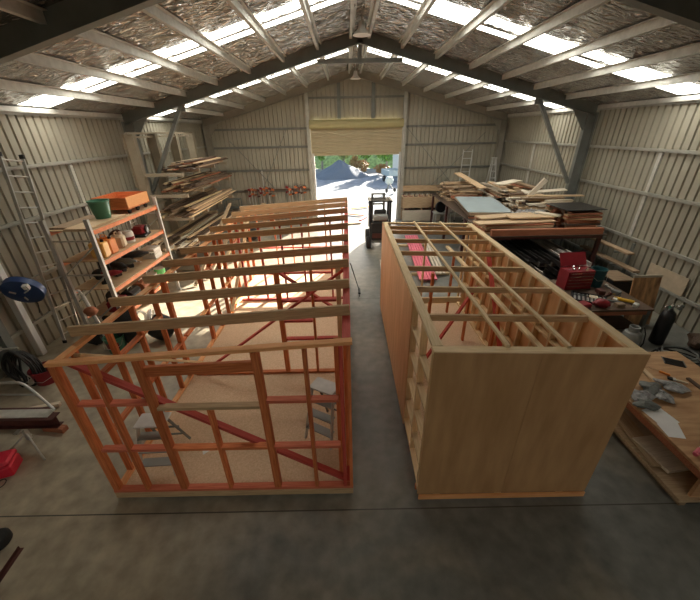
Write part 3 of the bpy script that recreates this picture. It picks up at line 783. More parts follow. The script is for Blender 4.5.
# hose reel on the first column
t = thing('hose_reel', 'dark blue round hose reel mounted high on the left wall column', 'hose reel', at(24, 290, x=-7.05), rot=(.45, 0, .2))
mb = MB(); mb.lathe([(.005, -.10), (.30, -.10), (.36, -.07), (.36, .07), (.30, .10), (.1, .115), (.005, .115)], (0, 0, 0), 'y', 28); mb.v = [(x, -y, z) for x, y, z in mb.v]; mb.build('drum', 'blue', t, True)
mb = MB()
for k in range(3):
    a = 2*PI*k/3+.5; mb.bar((.09*math.cos(a), -.12, .09*math.sin(a)), (.2*math.cos(a), -.11, .2*math.sin(a)), .02, .05, (0, 1, 0))
mb.build('vent_slots', 'uprightgrey', t)
mb = MB(); mb.box(-.62, -.05, .08, .14, -.06, .06); mb.bar((-.1, .1, 0), (-.5, .3, 0), .05, .08); mb.build('wall_bracket', 'black', t)
mb = MB(); mb.box(.16, .26, -.16, -.08, .16, .27); mb.lathe([(.025, -.175), (.025, -.16)], (.21, 0, .215), 'y', 10); mb.build('hose_outlet', 'white', t)
mb = MB(); mb.tube([(-.1, .12, -.3), (-.12, .1, -.6), (-.2, .08, -.8), (-.3, .12, -.95)], .012, 6); mb.build('hose_tail', 'black', t)
mb = MB(); mb.cham(-.08, .08, -.07, .07, 0, 2.46, .008); single(mb, 'timber_post', 'litwhite', 'white strip standing for light on the near left column below the blue hose reel', 'post', (-7.62, 6.72, .0), .0)  # post added: its bright white stands for light on the column flange
# hanging dark hoses
t = thing('hose_bundle', 'black bundle of coiled hoses hanging below the blue reel', 'hose', at(24, 366, x=-6.95)-V((0, 0, .1)))
mb = MB(); mb.box(-.33, -.28, -.04, .04, .5, .58); mb.tube([(-.3, 0, .54), (.1, 0, .56)], .02, 6); mb.build('hook', 'galv', t)
for i in range(9):
    r = .36+.035*math.sin(i*2.1); dx = -.02+.03*math.cos(i*1.7)
    pts = [(dx+.05*math.sin(k*.9+i), (i-4)*.045+r*.62*math.sin(2*PI*k/22)*.5, .1+r*1.25*math.cos(2*PI*k/22)*.95) for k in range(22)]
    pts = [(r*.75*math.sin(2*PI*k/22)+.02*math.sin(k+i), (i-4)*.03+.02*math.cos(k*1.3+i), .08+.46*math.cos(2*PI*k/22)-.02*i) for k in range(22)]
    mb = MB(); mb.tube(pts, .026, 6, True); mb.build('coil', 'rubber', t, True)
# leaning pole tool with brown head
t = thing('pole_tool', 'grey pole tool with a brown round head leaning beside the shelving rack', 'tool', (-6.05, 6.95, 0), 0)
mb = MB(); mb.tube([(0, 0, 0), (-.45, .3, 1.35)], .045, 10); mb.build('pole', 'uprightgrey', t, True)
mb = MB(); mb.blob((-.30, .18, .95), .15, .13, .12, 3, .1); mb.build('head', 'redbrown', t, True)
mb = MB(); mb.tube([(-.45, .3, 1.35), (-.5, .32, 1.45), (-.44, .2, 1.5)], .03, 8); mb.build('handle', 'white', t, True)
# bucket with a red label
def bucket(label, loc, m, r, h, band=None, name='bucket'):
    t = thing(name, label, 'bucket', loc)
    mb = MB(); mb.lathe([(r*.85, 0), (r, h*.95), (r*1.05, h*.95), (r*1.05, h), (r*.94, h), (r*.82, .02), (.005, .02)], n=20); mb.build('body', m, t, True)
    if band:
        mb = MB(); a = 2.2
        vs = []; 
        for k in range(9):
            th = -PI/2-.2+ (k-4)*a/8
            for zz in (h*.35, h*.75):
                rr = r*(.85+.15*zz/h)+.003; vs.append((rr*math.cos(th), rr*math.sin(th), zz))
        mb.add(vs, [(2*k, 2*k+2, 2*k+3, 2*k+1) for k in range(8)]); mb.build('label_band', band, t)
    mb = MB(); mb.tube([(r, 0, h*.9), (r*1.02, -r*.6, h*.6), (r*.6, -r*1.1, h*.45), (-r*.6, -r*1.1, h*.45), (-r*1.02, -r*.6, h*.6), (-r, 0, h*.9)], .005, 5); mb.build('handle', 'galv', t)
    return t
q = at(119, 350, z=0)
bucket('dark green bucket with a red label on the floor beyond the house frame', (q.x, q.y, 0), 'green', .22, .42, 'redp')
q = at(42, 386, z=0); bucket('red bucket on the floor behind the corner of the orange house frame', (q.x, q.y+.2, 0), 'redp', .25, .34)
# cable coils
for i, (px, py, lb) in enumerate(((131, 320, 'left-hand pale coil of cable on the floor below the rack'), (143, 318, 'right-hand pale coil of cable on the floor below the rack'))):
    q = at(px, py, z=.2); mb = MB()
    for k in range(5):
        r = .22+.012*(k % 3); mb.tube([(.02*k-.04, r*math.cos(2*PI*j/20), .255+r*math.sin(2*PI*j/20)) for j in range(20)], .017, 6, True)
    single(mb, 'cable_coil', 'white', lb, 'cable', (q.x+.32, q.y-.1, .0), .5*i-.2, 'cable coils below the rack', True)
for i, (px, py, w, h, lb) in enumerate(((111, 318, .42, .46, 'black plastic bag bulging beside the foot of the shelving rack'), (97, 332, .40, .5, 'black bag slumped on the floor nearest the ladder foot'))):
    q = at(px, py, z=.3)-V((0, .05 if i == 0 else .1, 0)); mb = MB(); mb.blob((0, 0, h/2), w/2, w/2, h/2, i+5, .2); single(mb, 'rubbish_bag', 'rubber', lb, 'bag', (q.x, q.y, 0), 0, 'black bags by the rack', True)

# ------------------------------------------------------------------ left cantilever rack with timber
R_ = thing('cantilever_rack', 'taupe steel cantilever rack holding timber along the left wall', 'rack', (-7.0, 12.0, 0))
ARMZ = [1.2, 2.1, 2.9, 3.6]; PY_ = [0, 1.4, 3.0, 4.6]
for k, y in enumerate(PY_):
    mb = MB(); mb.box(-.2, .12, y-.012, y+.012, 0, 4.8); mb.box(-.212, -.2, y-.09, y+.09, 0, 4.8); mb.box(.108, .12, y-.09, y+.09, 0, 4.8); mb.build('post', 'rackp', R_)
    mb = MB(); mb.box(-.2, 1.35, y-.06, y+.06, 0, .1); mb.build('base_arm', 'rackp', R_)
    for z in ARMZ:
        mb = MB(); mb.box(.12, 1.42, y-.035, y+.035, z-.10, z); mb.box(1.40, 1.43, y-.045, y+.045, z-.11, z+.02); mb.build('arm', 'rackp', R_)
for z in (4.72, 2.5):
    mb = MB(); mb.box(-.03, .03, PY_[0]+.09, PY_[-1]-.09, z-.03, z+.03); mb.build('cross_rail', 'rackp', R_)
mb = MB(); mb.box(-.04, .04, -.2, 4.8, 4.8, 4.86); mb.build('cross_rail', 'rackp', R_)
gx0, gx1 = -6.78, -5.58
pile("left rack's top arms", 'boards on the top arms of the left rack', gx0, gx1, 12.9, 17.2, 3.602, 6, 6, 'y', ['darkwood', 'old', 'darkwood', 'tan', 'redbrown'], lr=(2.4, 3.4), yaw=8)
pile("left rack's third arms", 'boards on the third arms of the left rack', gx0, gx1, 12.5, 17.2, 2.902, 7, 6, 'y', ['tan', 'redbrown', 'old', 'old', 'darkwood', 'pine'], lr=(2.6, 4.2), yaw=4)
pile("left rack's second arms", 'boards on the second arms of the left rack', gx0, gx1, 11.9, 17.4, 2.102, 7, 6, 'y', ['old', 'tan', 'old', 'pine', 'darkwood'], lr=(3.0, 5.2), yaw=3)
pile("left rack's lowest arms", 'boards on the lowest arms of the left rack', gx0, gx1+.1, 10.9, 17.0, 1.202, 5, 6, 'y', ['old', 'tan', 'old', 'darkwood', 'pale'], lr=(3.4, 5.6), yaw=3)
# loose lengths leaning out over the lower arms
for i, (a, b, m, lb) in enumerate((((-5.40, 10.6, 0.03), (-5.42, 15.6, 1.9), 'tan', 'long tan length sloping up from the floor beside the left rack'), ((-5.2, 11.2, 0.03), (-5.22, 16.0, 1.3), 'old', 'long weathered length sloping beside the left rack'), ((-5.0, 11.6, .03), (-5.02, 16.2, .9), 'pine', 'light pine length sloping low beside the left rack'))):
    tag(beam('timber_board', a, b, .14, .045, m), lb, 'timber', 'lengths leaning beside the left rack')
mb = MB(); mb.blob((0, 0, .28), .42, .5, .28, 8, .25); q = at(233, 203, z=.3); single(mb, 'tarpaulin_bundle', 'rubber', 'black tarpaulin bundle at the far end of the left timber rack', 'tarpaulin', (-4.8, 16.2, 0), 0, None, True)

# ------------------------------------------------------------------ foreground left
t = thing('steel_beam', 'dark red oxide steel beam with a pale worn top, held on a stand at the left edge', 'steel beam', (-4.98, 4.09, .38))
mb = MB(); mb.box(-2.0, 0, -.07, .07, 0, .012); mb.box(-2.0, 0, -.005, .005, .012, .198); mb.build('web', 'rust', t)
mb = MB(); mb.box(-2.0, 0, -.09, .09, .198, .212); mb.build('top_flange', 'rust', t)
mb = MB(); mb.box(-2.0, -.12, -.03, .16, .213, .22); mb.build('cover_strip', 'galv', t)
t = thing('beam_stand', 'grey steel stand with splayed feet under the red oxide beam', 'stand', (-5.62, 4.06, 0))
mb = MB(); mb.box(-.04, .04, -.14, .14, .355, .379); mb.bar((0, 0, .1), (0, 0, .36), .06); mb.build('post', 'galv', t)
for (a, b) in ((.52, -.36), (-.3, -.34), (-.15, .16)):
    mb = MB(); mb.tube([(0, 0, .24), (a*.5, b*.5, .09), (a, b, .016)], .016, 8); mb.build('leg', 'galv', t, True)
t = thing('steel_beam', 'dark red steel beam behind the stand, held lower than the front one', 'steel beam', (-5.55, 4.56, .10))
mb = MB(); mb.box(-1.6, 0, -.07, .07, 0, .012); mb.box(-1.6, 0, -.005, .005, .012, .16); mb.box(-1.6, 0, -.07, .07, .16, .172); mb.build('web', 'rust', t)
o = beam('timber_block', (-6.0, 4.56, .048), (-5.7, 4.56, .048), .12, .095, 'redbrown'); tag(o, 'red-brown timber block under the low steel beam', 'timber')
o = beam('timber_block', (-7.0, 4.56, .048), (-6.7, 4.56, .048), .12, .095, 'redbrown'); tag(o, 'red-brown timber block under the far end of the low beam', 'timber')
o = beam('timber_board', (-5.62, 4.36, .051), (-5.2, 4.30, .051), .12, .1, 'redbrown'); tag(o, 'red-brown timber offcut on the floor below the beam stand', 'timber')
t = thing('hand_rail_frame', 'bent galvanised tube handle frame at the left edge', 'frame', (-5.6, 4.35, 0))
mb = MB(); mb.tube([(-1.4, .02, 0.02), (-1.4, .02, 1.0), (-1.3, .02, 1.09), (-.02, .02, 1.09), (.08, .0, 1.06), (.2, -.03, .95), (.50, -.13, .625)], .022, 10); mb.build('tube', 'alu', t, True)
mb = MB(); mb.tube([(-1.4, .02, .87), (.26, -.045, .87)], .016, 8); mb.build('rail', 'alu', t, True)
q0, q1 = at(30, 410, z=.05), at(60, 404, z=.05)
o = beam('timber_post', q0-(q1-q0)*1.2, q1, .09, .09, 'pale'); tag(o, 'pale timber length on the floor behind the galvanised handle frame', 'timber')
t = thing('tool_box', 'bright red plastic tool box at the left edge of the floor', 'tool box', (-5.62, 3.50, 0), .35)
mb = MB(); mb.cham(-.34, .22, -.16, .16, 0, .20, .02); mb.build('body', 'brightred', t)
mb = MB(); mb.cham(-.345, .225, -.165, .165, .205, .30, .03); mb.build('lid', 'brightred', t)
mb = MB(); mb.tube([(-.15, 0, .30), (-.15, 0, .35), (.03, 0, .35), (.03, 0, .30)], .014, 6); mb.build('handle', 'black', t)
mb = MB(); mb.tube([(.06*math.cos(2*PI*k/16), .08*math.sin(2*PI*k/16), .006) for k in range(16)], .006, 6, True); single(mb, 'wire_ring', 'black', 'small dark wire ring on the floor in front of the red tool box', 'ring', (at(1, 484, z=0).x, at(1, 484, z=0).y, 0), .4, None, True)
t = thing('trolley_wheel', 'black rubber wheel lying at the left edge of the floor', 'wheel', (at(-4, 541, z=.07).x, at(-4, 541, z=.07).y, 0))
mb = MB(); mb.lathe([(.06, 0), (.13, 0), (.15, .025), (.15, .10), (.13, .125), (.06, .125)], n=24); mb.build('tyre', 'rubber', t, True)
mb = MB(); mb.lathe([(.005, .02), (.062, .02), (.062, .11), (.005, .11)], n=16); mb.build('hub', 'galv', t, True)
a, b = at(-4, 586, z=0), at(22, 548, z=0)
t = thing('angle_iron', 'dark brown length of angle iron on the floor at bottom left', 'angle iron', (a.x, a.y, 0))
d = b-a; n_ = V((-d.y, d.x, 0)).normalized()
mb = MB(); mb.bar(V((0, 0, .003)), d+V((0, 0, .003)), .05, .006); mb.build('base_leg', 'rust', t)
mb = MB(); mb.bar(n_*.022+V((0, 0, .028)), d+n_*.022+V((0, 0, .028)), .006, .05); mb.build('upright_leg', 'rust', t)

# ------------------------------------------------------------------ step ladders inside the house frame
def stepladder(label, loc, rz, h=.95, n=3):
    t = thing('step_ladder', label, 'step ladder', loc, rz, 'step ladders inside the house frame')
    w0, w1 = .25, .19; d = .32
    def F(s, z): f = z/h; return V((s*(w0+(w1-w0)*f), -.30+.24*f, z))
    for s in (-1, 1):
        mb = MB(); mb.bar(F(s, .0), F(s, h-.03), .022, .06, (0, 1, 0)); mb.build('front_rail', 'galv', t)
        mb = MB(); mb.bar((s*.22, .36, 0), (s*.17, .06, h-.06), .02, .035, (0, 1, 0)); mb.build('rear_leg', 'frame_steel', t)
    for i in range(n):
        z = h*(i+1)/(n+1); a, b = F(-1, z), F(1, z); mb = MB(); mb.box(a.x, b.x, a.y-.05, a.y+.09, z-.02, z); mb.build('tread', 'gasgrey', t)
    mb = MB(); mb.cham(-.22, .22, -.14, .14, h-.03, h, .008); mb.build('top_cap', 'uprightgrey', t)
    mb = MB(); mb.bar((-.2, .22, .45), (.2, .22, .45), .015, .03); mb.bar((-.21, .3, .2), (.21, .3, .2), .015, .03); mb.build('rear_brace', 'frame_steel', t)
stepladder('aluminium step ladder on the chipboard floor near the right corner of the house frame', (-.42, 4.05, A_floor), -.5, 1.0)
stepladder('aluminium step ladder on the chipboard floor near the left corner of the house frame', (-2.95, 3.56, A_floor), .05, .85)
mb = MB(); mb.add([(0, 0, 0), (.2, .03, 0), (.19, .16, .004), (.02, .13, .002)], [(0, 1, 2, 3)]); q = at(203, 455, z=.18); single(mb, 'paper_sheet', 'paper', 'small white paper scrap on the chipboard floor of the house frame', 'paper', (q.x, q.y, A_floor+.004), .6)
# broom leaning on the right of the house frame
t = thing('broom', 'broom leaning head-down against the right side of the house frame', 'broom', (.33, 9.75, 0))
mb = MB(); mb.tube([(0, 0, .12), (-.28, -.6, 1.3)], .014, 8); mb.build('handle', 'black', t, True)
mb = MB(); mb.cham(-.035, .035, -.2, .2, .08, .13, .01); mb.build('head', 'black', t)
mb = MB()
for k in range(24):
    y = -.19+.38*k/23; mb.bar((0, y, .085), (0, y*1.08, 0.002), .012, .05, (0, 1, 0))
mb.build('bristles', 'rubber', t)

# ------------------------------------------------------------------ end wall: clamps and bench
def clamp(label, x, z, ln, m, group, y=YB-.17):
    t = thing('bar_clamp', label, 'clamp', (x, y, z), 0, group)
    mb = MB(); mb.box(-.02, .02, -.015, .015, -ln, .1); mb.build('bar', 'galv' if rnd.random() < .5 else 'frame_steel', t)
    mb = MB(); mb.prism([(-.03, -.06), (.15, -.06), (.15, .0), (.04, .06), (-.03, .06)], -.035, .035); mb.build('head', m, t)
    k = -.25-rnd.random()*.15; mb = MB(); mb.prism([(-.03, k-.06), (.15, k), (.15, k+.05), (-.03, k+.06)], -.035, .035); mb.build('sliding_jaw', m, t)
    mb = MB(); mb.lathe([(.018, -.14), (.022, -.12), (.02, -.02)], (.09, 0, -.02), n=8); mb.build('handle', 'redbrown', t)
mb = MB(); mb.box(-6.0, -2.2, YB-.15, YB-.078, 1.78, 1.83)
single(mb, 'clamp_rail', 'darkwood', 'dark timber rail on the end wall carrying the clamps', 'rail')
xs = [-5.75+.17*i for i in range(9)]+[-3.55+.17*i for i in range(7)]
for i, x in enumerate(xs):
    lg = 'left' if i < 9 else 'right'; k = i if i < 9 else i-9
    clamp('red bar clamp, %s from the left in the %s-hand row on the end wall' % (ORD[k], lg), x, 1.86+rnd.uniform(-.05, .1), rnd.uniform(.7, 1.15), rnd.choice(['redp', 'rust', 'rust', 'redbrown', 'orange']), 'clamps hanging on the end wall', YB-.18)
for i, (x, w, h, m) in enumerate(((-4.95, .28, 1.1, 'tan'), (-4.55, .22, 1.0, 'orange'), (-4.2, .26, .9, 'old'))):
    t_ = beam('timber_board', (x, YB-.45, 0.03), (x, YB-.25, h), w, .04, m); tag(t_, '%s board leaning under the clamps on the end wall' % CW[m], 'timber')
t = thing('steel_shelf', 'small dark steel shelf stand in the far left corner below the clamps', 'shelf', (-6.6, 19.5, 0))
for z in (.5, .95, 1.4):
    mb = MB(); mb.box(-.45, .45, -.25, .25, z, z+.03); mb.build('shelf_board', 'frame_steel', t)
for a in (-.43, .43):
    for b in (-.23, .23): mb = MB(); mb.box(a-.02, a+.02, b-.02, b+.02, 0, 1.45); mb.build('leg', 'frame_steel', t)
# bench at the right of the door
t = thing('timber_bench', 'long timber-faced bench against the end wall right of the roller door', 'bench', (4.25, 19.55, 0))
mb = MB(); mb.box(-1.1, 1.1, -.4, .35, 1.36, 1.40); mb.build('bench_top', 'tan', t)
mb = MB(); mb.box(-1.1, 1.1, -.42, -.39, .80, 1.355); mb.build('face_panel', 'tan', t)
mb = MB(); mb.box(-1.1, 1.1, -.40, -.375, .05, .66); mb.build('lower_panel', 'pale', t)
for a in (-1.04, 0, 1.04):
    mb = MB(); mb.box(a-.04, a+.04, -.37, -.29, 0, 1.36); mb.box(a-.04, a+.04, .25, .33, 0, 1.36); mb.build('leg', 'old', t)
mb = MB(); mb.box(-1.1, 1.1, -.35, .33, .66, .69); mb.build('shelf', 'darkwood', t)
o = beam('timber_board', (3.15, YB-.14, 1.74), (5.4, YB-.14, 1.74), .04, .32, 'tan'); 
tag(o, 'tan board fixed to the end wall above the timber-faced bench', 'timber')
for i in range(7):
    x = 3.3+i*.3
    t = thing('hand_clamp', 'dark hand clamp, %s from the door on top of the timber-faced bench' % ORD[i], 'clamp', (x, 19.35, 1.40), rnd.uniform(-.6, .6), 'clamps on the end wall bench')
    mb = MB(); mb.box(-.11, .11, -.015, .015, 0, .03); mb.box(-.11, -.08, -.015, .015, .03, .15); mb.build('frame', rnd.choice(['rust', 'black', 'redp']), t)
    mb = MB(); mb.tube([(.06, 0, .03), (.06, 0, .15)], .014, 6); mb.bar((.02, 0, .15), (.1, 0, .15), .012); mb.build('screw', 'galv', t)
for i in range(5):
    x = 3.4+i*.38
    t = thing('tool_box', 'dark box, %s from the door on the shelf inside the timber-faced bench' % ORD[i], 'box', (x, 19.42, .69), 0, 'boxes in the end wall bench')
    mb = MB(); mb.cham(-.13, .13, -.15, .15, 0, .1, .01); mb.build('body', ['rust', 'black', 'darkwood', 'rust', 'black'][i], t)
    mb = MB(); mb.tube([(-.05, 0, .095), (-.05, 0, .13), (.05, 0, .13), (.05, 0, .095)], .008, 6); mb.build('handle', 'galv', t)
# bench machine with black disc
t = thing('bench_machine', 'white machine on a stand with a round black disc, near the far right bench', 'machine', (5.05, 18.0, 0))
for a in (-.3, .45):
    for b in (-.2, .25): mb = MB(); mb.bar((a*1.15, b*1.2, 0), (a, b, .72), .04); mb.build('leg', 'white', t)
mb = MB(); mb.cham(-.4, .62, -.28, .32, .72, .78, .02); mb.build('table', 'uprightgrey', t)
mb = MB(); mb.lathe([(.01, -.34), (.27, -.34), (.3, -.30), (.3, -.24), (.27, -.22), (.01, -.22)], (-.05, 0, 1.08), 'y', 26); mb.v = [(x, y+.2, z) for x, y, z in mb.v]; mb.build('disc_guard', 'black', t, True)
mb = MB(); mb.cham(.2, .55, -.2, .2, .78, 1.22, .04); mb.build('motor_housing', 'white', t)
mb = MB(); mb.tube([(-.15, .05, 1.2), (-.1, .1, 1.38), (.3, .1, 1.4), (.42, .05, 1.2)], .02, 8); mb.build('handle', 'white', t, True)
# ladders at the far right
ladder('pale ladder leaning on the end wall behind the timber pile', (6.42, 19.1, 0), (6.75, 20.0, 3.75), .5, 11, 'uprightgrey', (1, 0, 0), False)
t = thing('trestle_ladder', 'tall pale folding ladder standing behind the right-hand timber pile', 'ladder', (8.0, 19.3, 0))
for s in (-1, 1):
    for d in (-1, 1):
        mb = MB(); mb.bar((s*.3+d*0, d*.55, 0), (s*.08, d*.04, 3.35), .05, .03); mb.build('leg', 'uprightgrey', t)
for k in range(9):
    f = (k+1)/10; w = .3-.22*f; mb = MB(); mb.bar((-w, -.55+.51*f, 3.35*f), (w, -.55+.51*f, 3.35*f), .03, .05); mb.build('rung', 'uprightgrey', t)
mb = MB(); mb.box(-.13, .13, -.08, .08, 3.33, 3.37); mb.build('top_cap', 'uprightgrey', t)

# forklift in the doorway
t = thing('forklift', 'small dark forklift with an overhead guard parked inside the roller door', 'forklift', (1.42, 14.85, 0))
mb = MB(); mb.cham(-.42, .42, -.55, .75, .28, .78, .06); mb.build('chassis', 'frame_steel', t)
mb = MB(); mb.cham(-.46, .46, -.62, -.2, .40, 1.25, .08); mb.build('counterweight', 'rubber', t)
mb = MB(); mb.lathe([(.02, -.33), (.13, -.30), (.15, -.26), (.15, .26), (.13, .30), (.02, .33)], (0, -.46, 1.41), 'x', 16); mb.build('gas_tank', 'gasgrey', t, True)
mb = MB(); mb.box(-.36, .36, -.66, -.62, .55, .75); mb.build('grille', 'rust', t)
for (a, b, r) in ((-.5, -.35, .27), (.5, -.35, .27), (-.5, .55, .33), (.5, .55, .33)):
    w = MB(); w.lathe([(.12, -.10), (r*.88, -.10), (r, -.06), (r, .06), (r*.88, .10), (.12, .10)], (a, b, r), 'x', 22); wo = w.build('wheel', 'rubber', t, True)
    w = MB(); w.lathe([(.005, -.08), (.13, -.08), (.13, .08), (.005, .08)], (a, b, r), 'x', 14); w.build('hub', 'uprightgrey', wo, True)
for a in (-.42, .42):
    for b, lean in ((-.5, .1), (.5, -.15)):
        mb = MB(); mb.bar((a, b, .78), (a, b+lean, 2.05), .1); mb.build('guard_post', 'black', t)
mb = MB()
for a in (-.46, .46): mb.bar((a, -.47, 2.08), (a, .44, 2.08), .1, .07)
for k in range(7): mb.bar((-.44, -.43+.14*k, 2.08), (.44, -.43+.14*k, 2.08), .04, .05)
mb.build('overhead_guard', 'black', t)
mb = MB(); mb.cham(-.25, .25, -.3, .15, .92, 1.04, .04); mb.cham(-.27, .27, -.38, -.24, 1.0, 1.72, .05); mb.build('seat', 'rubber', t)
mb = MB(); mb.tube([(.17*math.cos(2*PI*k/16), .3+.05*math.sin(2*PI*k/16), 1.3+.16*math.sin(2*PI*k/16)) for k in range(16)], .015, 6, True); mb.bar((0, .3, 1.3), (0, .5, .8), .04); mb.build('steering_wheel', 'black', t)
mb = MB()
for a in (-.27, .27): mb.box(a-.05, a+.05, .8, .9, .1, 2.2)
for z in (.3, 1.1, 1.7, 2.15): mb.box(-.32, .32, .82, .88, z, z+.07)
mb.build('mast', 'frame_steel', t)
for a in (-.22, .22):
    mb = MB(); mb.box(a-.05, a+.05, .92, .96, .03, .6); mb.box(a-.05, a+.05, .96, 1.95, .03, .07); mb.build('fork', 'frame_steel', t)

# floor items seen through the open end of the right-hand box
for i in range(6):
    x0 = 2.5+.105*i; 
    o = beam('pink_board', (x0, 10.5, .13), (x0+.34, 15.9, .13), .09, .045, 'pink')
    tag(o, 'pink board, %s from the aisle in the flat row behind the plywood box' % ORD[i], 'timber', 'pink boards on the floor')
for i, y in enumerate((11.2, 14.6)):
    o = beam('timber_bearer', (2.3, y, .053), (3.7, y, .053), .09, .1, 'pine'); tag(o, 'pine bearer under the %s end of the pink boards' % ('near' if i == 0 else 'far'), 'timber')
for i in range(3):
    x0 = 3.2+.12*i; o = beam('timber_board', (x0, 11.0, .13), (x0+.34, 15.2, .13), .09, .045, 'pale'); tag(o, 'pale board, %s beyond the pink boards on the floor' % ORD[i], 'timber', 'pale boards beside the pink ones')
mb = MB(); mb.box(-.5, .5, -1.3, 1.3, 0, .012); single(mb, 'plasterboard_sheet', 'pale', 'pale sheet lying flat on the floor beside the pink boards', 'sheet', (1.72, 11.6, .001), -.05)
mb = MB(); mb.blob((0, 0, .14), .16, .2, .14, 2, .15); single(mb, 'tool_bag', 'rubber', 'small black bag on the pale sheet behind the right-hand box', 'bag', (1.9, 11.0, .015), 0, None, True)

# ------------------------------------------------------------------ right: storage rack with timber, steel below
K = thing('storage_rack', 'heavy steel rack carrying the big timber pile along the right wall', 'rack', (6.35, 10.2, 0))
KX0, KX1, KL = -1.75, 1.8, 8.3
for y in (.1, 2.8, 5.5, 8.2):
    for x in (KX0+.06, KX1-.06): mb = MB(); mb.box(x-.05, x+.05, y-.05, y+.05, 0, 1.58); mb.build('leg', 'rust', K)
    mb = MB(); mb.box(KX0, KX1, y-.05, y+.05, 1.58, 1.68); mb.build('bearer', 'rust', K)
mb = MB(); mb.box(KX0-.1, KX1+.1, -.02, KL+.1, 1.68, 1.71); mb.build('deck', 'darkwood', K)
KZ = 1.712
o = beam('timber_beam', (4.55, 10.28, KZ+.10), (8.1, 10.28, KZ+.10), .14, .2, 'redbrown'); tag(o, 'long red-brown beam along the front edge of the right-hand timber pile', 'timber')
# sheet stack
SH = math.radians(8); ca, sa = math.cos(SH), math.sin(SH)
zc_ = KZ
for i, (m, h, dx) in enumerate((('redbrown', .06, .04), ('darkwood', .05, -.03), ('tan', .05, .05), ('old', .03, .0), ('card', .02, .03))):
    mb = MB(); mb.box(-.8, .8, -1.65, 1.65, 0, h)
    single(mb, 'sheet_panel', m, '%s sheet, %s in the stack under the blue-grey sheet' % (CW.get(m, 'buff'), 'bottom' if i == 0 else ORD[i]+' up'), 'sheet', (5.62+dx, 14.15, zc_), -SH+.01*i, 'sheets under the blue-grey one'); zc_ += h+.004
mb = MB(); mb.box(-.82, .82, -1.62, 1.65, 0, .02); single(mb, 'sheet_panel', 'sheetblue', 'large blue-grey sheet lying on top of the stack at the left of the timber pile', 'sheet', (5.62, 14.15, zc_), -SH)
# long tan boards in front
zf_ = pile('front stack of right pile', 'boards along the front of the right-hand pile', 4.45, 6.7, 10.5, 11.75, KZ, 6, 4, 'x', ['tan', 'old', 'tan', 'redbrown'], wr=(.22, .30), h=.045, lr=(1.8, 2.2), yaw=4, side='the front', skip=.0)
for i, (x0, y0, x1, y1, z, w, m, lb) in enumerate(((4.15, 10.62, 6.75, 10.85, .0, .42, 'tan', 'broad tan board along the very front of the right-hand pile top'), (4.4, 11.15, 6.5, 11.55, .05, .46, 'tan', 'broad tan board lying skewed over the front stack of the right-hand pile'), (5.35, 10.95, 6.85, 11.0, .10, .40, 'tan', 'shorter tan board crossing on top of the front stack of the right-hand pile'), (6.45, 11.4, 6.95, 10.75, .15, .26, 'pale', 'short pale board at the right end of the front stack'))):
    o = beam('timber_board', (x0, y0, zf_+z+.022), (x1, y1, zf_+z+.022), w, .042, m); tag(o, lb, 'timber', 'loose boards on the front stack')
zr_ = pile('right-hand red-brown stack', 'red-brown boards at the right end of the pile', 7.0, 8.15, 10.42, 11.9, KZ, 12, 4, 'x', ['redbrown', 'redbrown', 'rafter', 'old', 'darkwood'], wr=(.16, .3), h=.055, lr=(.9, 1.17), yaw=4, side='the front')
mb = MB(); mb.box(-.75, .55, -.6, .6, 0, .02); single(mb, 'sheet_panel', 'blacksteel', 'black sheet lying on top of the red-brown board stack', 'sheet', (7.62, 11.05, zr_+.002), .06)
pile('pale offcut heap at right', 'pale offcuts on the right-hand pile', 6.55, 8.3, 12.2, 14.3, KZ, 12, 6, 'x', ['pale', 'tan', 'pale', 'old', 'darkwood'], wr=(.16, .34), h=.06, lr=(1.0, 1.7), yaw=9, name='timber_offcut', noun='offcut', side='the front', skip=.2)
pile('mixed heap behind pale offcuts', 'mixed boards at the back of the right-hand pile', 6.6, 8.35, 14.5, 17.6, KZ, 14, 5, 'y', ['pale', 'tan', 'old', 'redbrown', 'pale'], wr=(.16, .34), h=.06, lr=(1.3, 2.6), yaw=8, name='timber_offcut', noun='offcut', side='the sheets', skip=.2)
pile('heap behind blue-grey sheet', 'brown boards behind the blue-grey sheet', 4.75, 6.5, 16.1, 18.4, KZ, 12, 5, 'x', ['old', 'redbrown', 'tan', 'old'], wr=(.16, .34), h=.06, lr=(.9, 1.7), yaw=9, name='timber_offcut', noun='offcut', side='the front', skip=.15)
for (p, q, w, h, m, lb) in (((6.75, 12.6, KZ+.80), (7.15, 12.45, KZ+1.40), .2, .16, 'pale', 'thick pale block propped upright on the offcut heap'),
                            ((6.9, 13.3, KZ+.80), (8.25, 12.9, KZ+.96), .5, .03, 'pale', 'wide pale board tilted across the offcut heap'),
                            ((5.55, 17.6, KZ+1.1), (6.3, 15.9, KZ+.60), .42, .04, 'tan', 'broad tan plank sloping down behind the blue-grey sheet'),
                            ((6.6, 12.45, KZ+.83), (8.45, 12.15, KZ+.86), .2, .04, 'tan', 'long tan board jutting right from the offcut heap'),
                            ((6.6, 15.2, KZ+.86), (7.7, 15.6, KZ+.96), .55, .04, 'pale', 'pale ribbed offcut lying on top of the mixed heap')):
    tag(beam('timber_board', p, q, w, h, m), lb, 'timber')
# crumpled film
mb = MB(); n = 12; vs = []
for i in range(n):
    for j in range(n): vs.append((-.55+1.1*i/(n-1), -.45+.9*j/(n-1), .12+.10*math.sin(i*1.3+j*.7)*math.cos(j*1.1-i*.4)-.10*((i-5.5)**2+(j-5.5)**2)/60+rnd.uniform(0, .05)))
mb.add(vs, [(i*n+j, i*n+j+1, (i+1)*n+j+1, (i+1)*n+j) for i in range(n-1) for j in range(n-1)])
single(mb, 'plastic_film', 'greybag', 'crumpled grey plastic film between the blue-grey sheet and the pale offcuts', 'film', (6.62, 11.95, KZ+.22), .2)
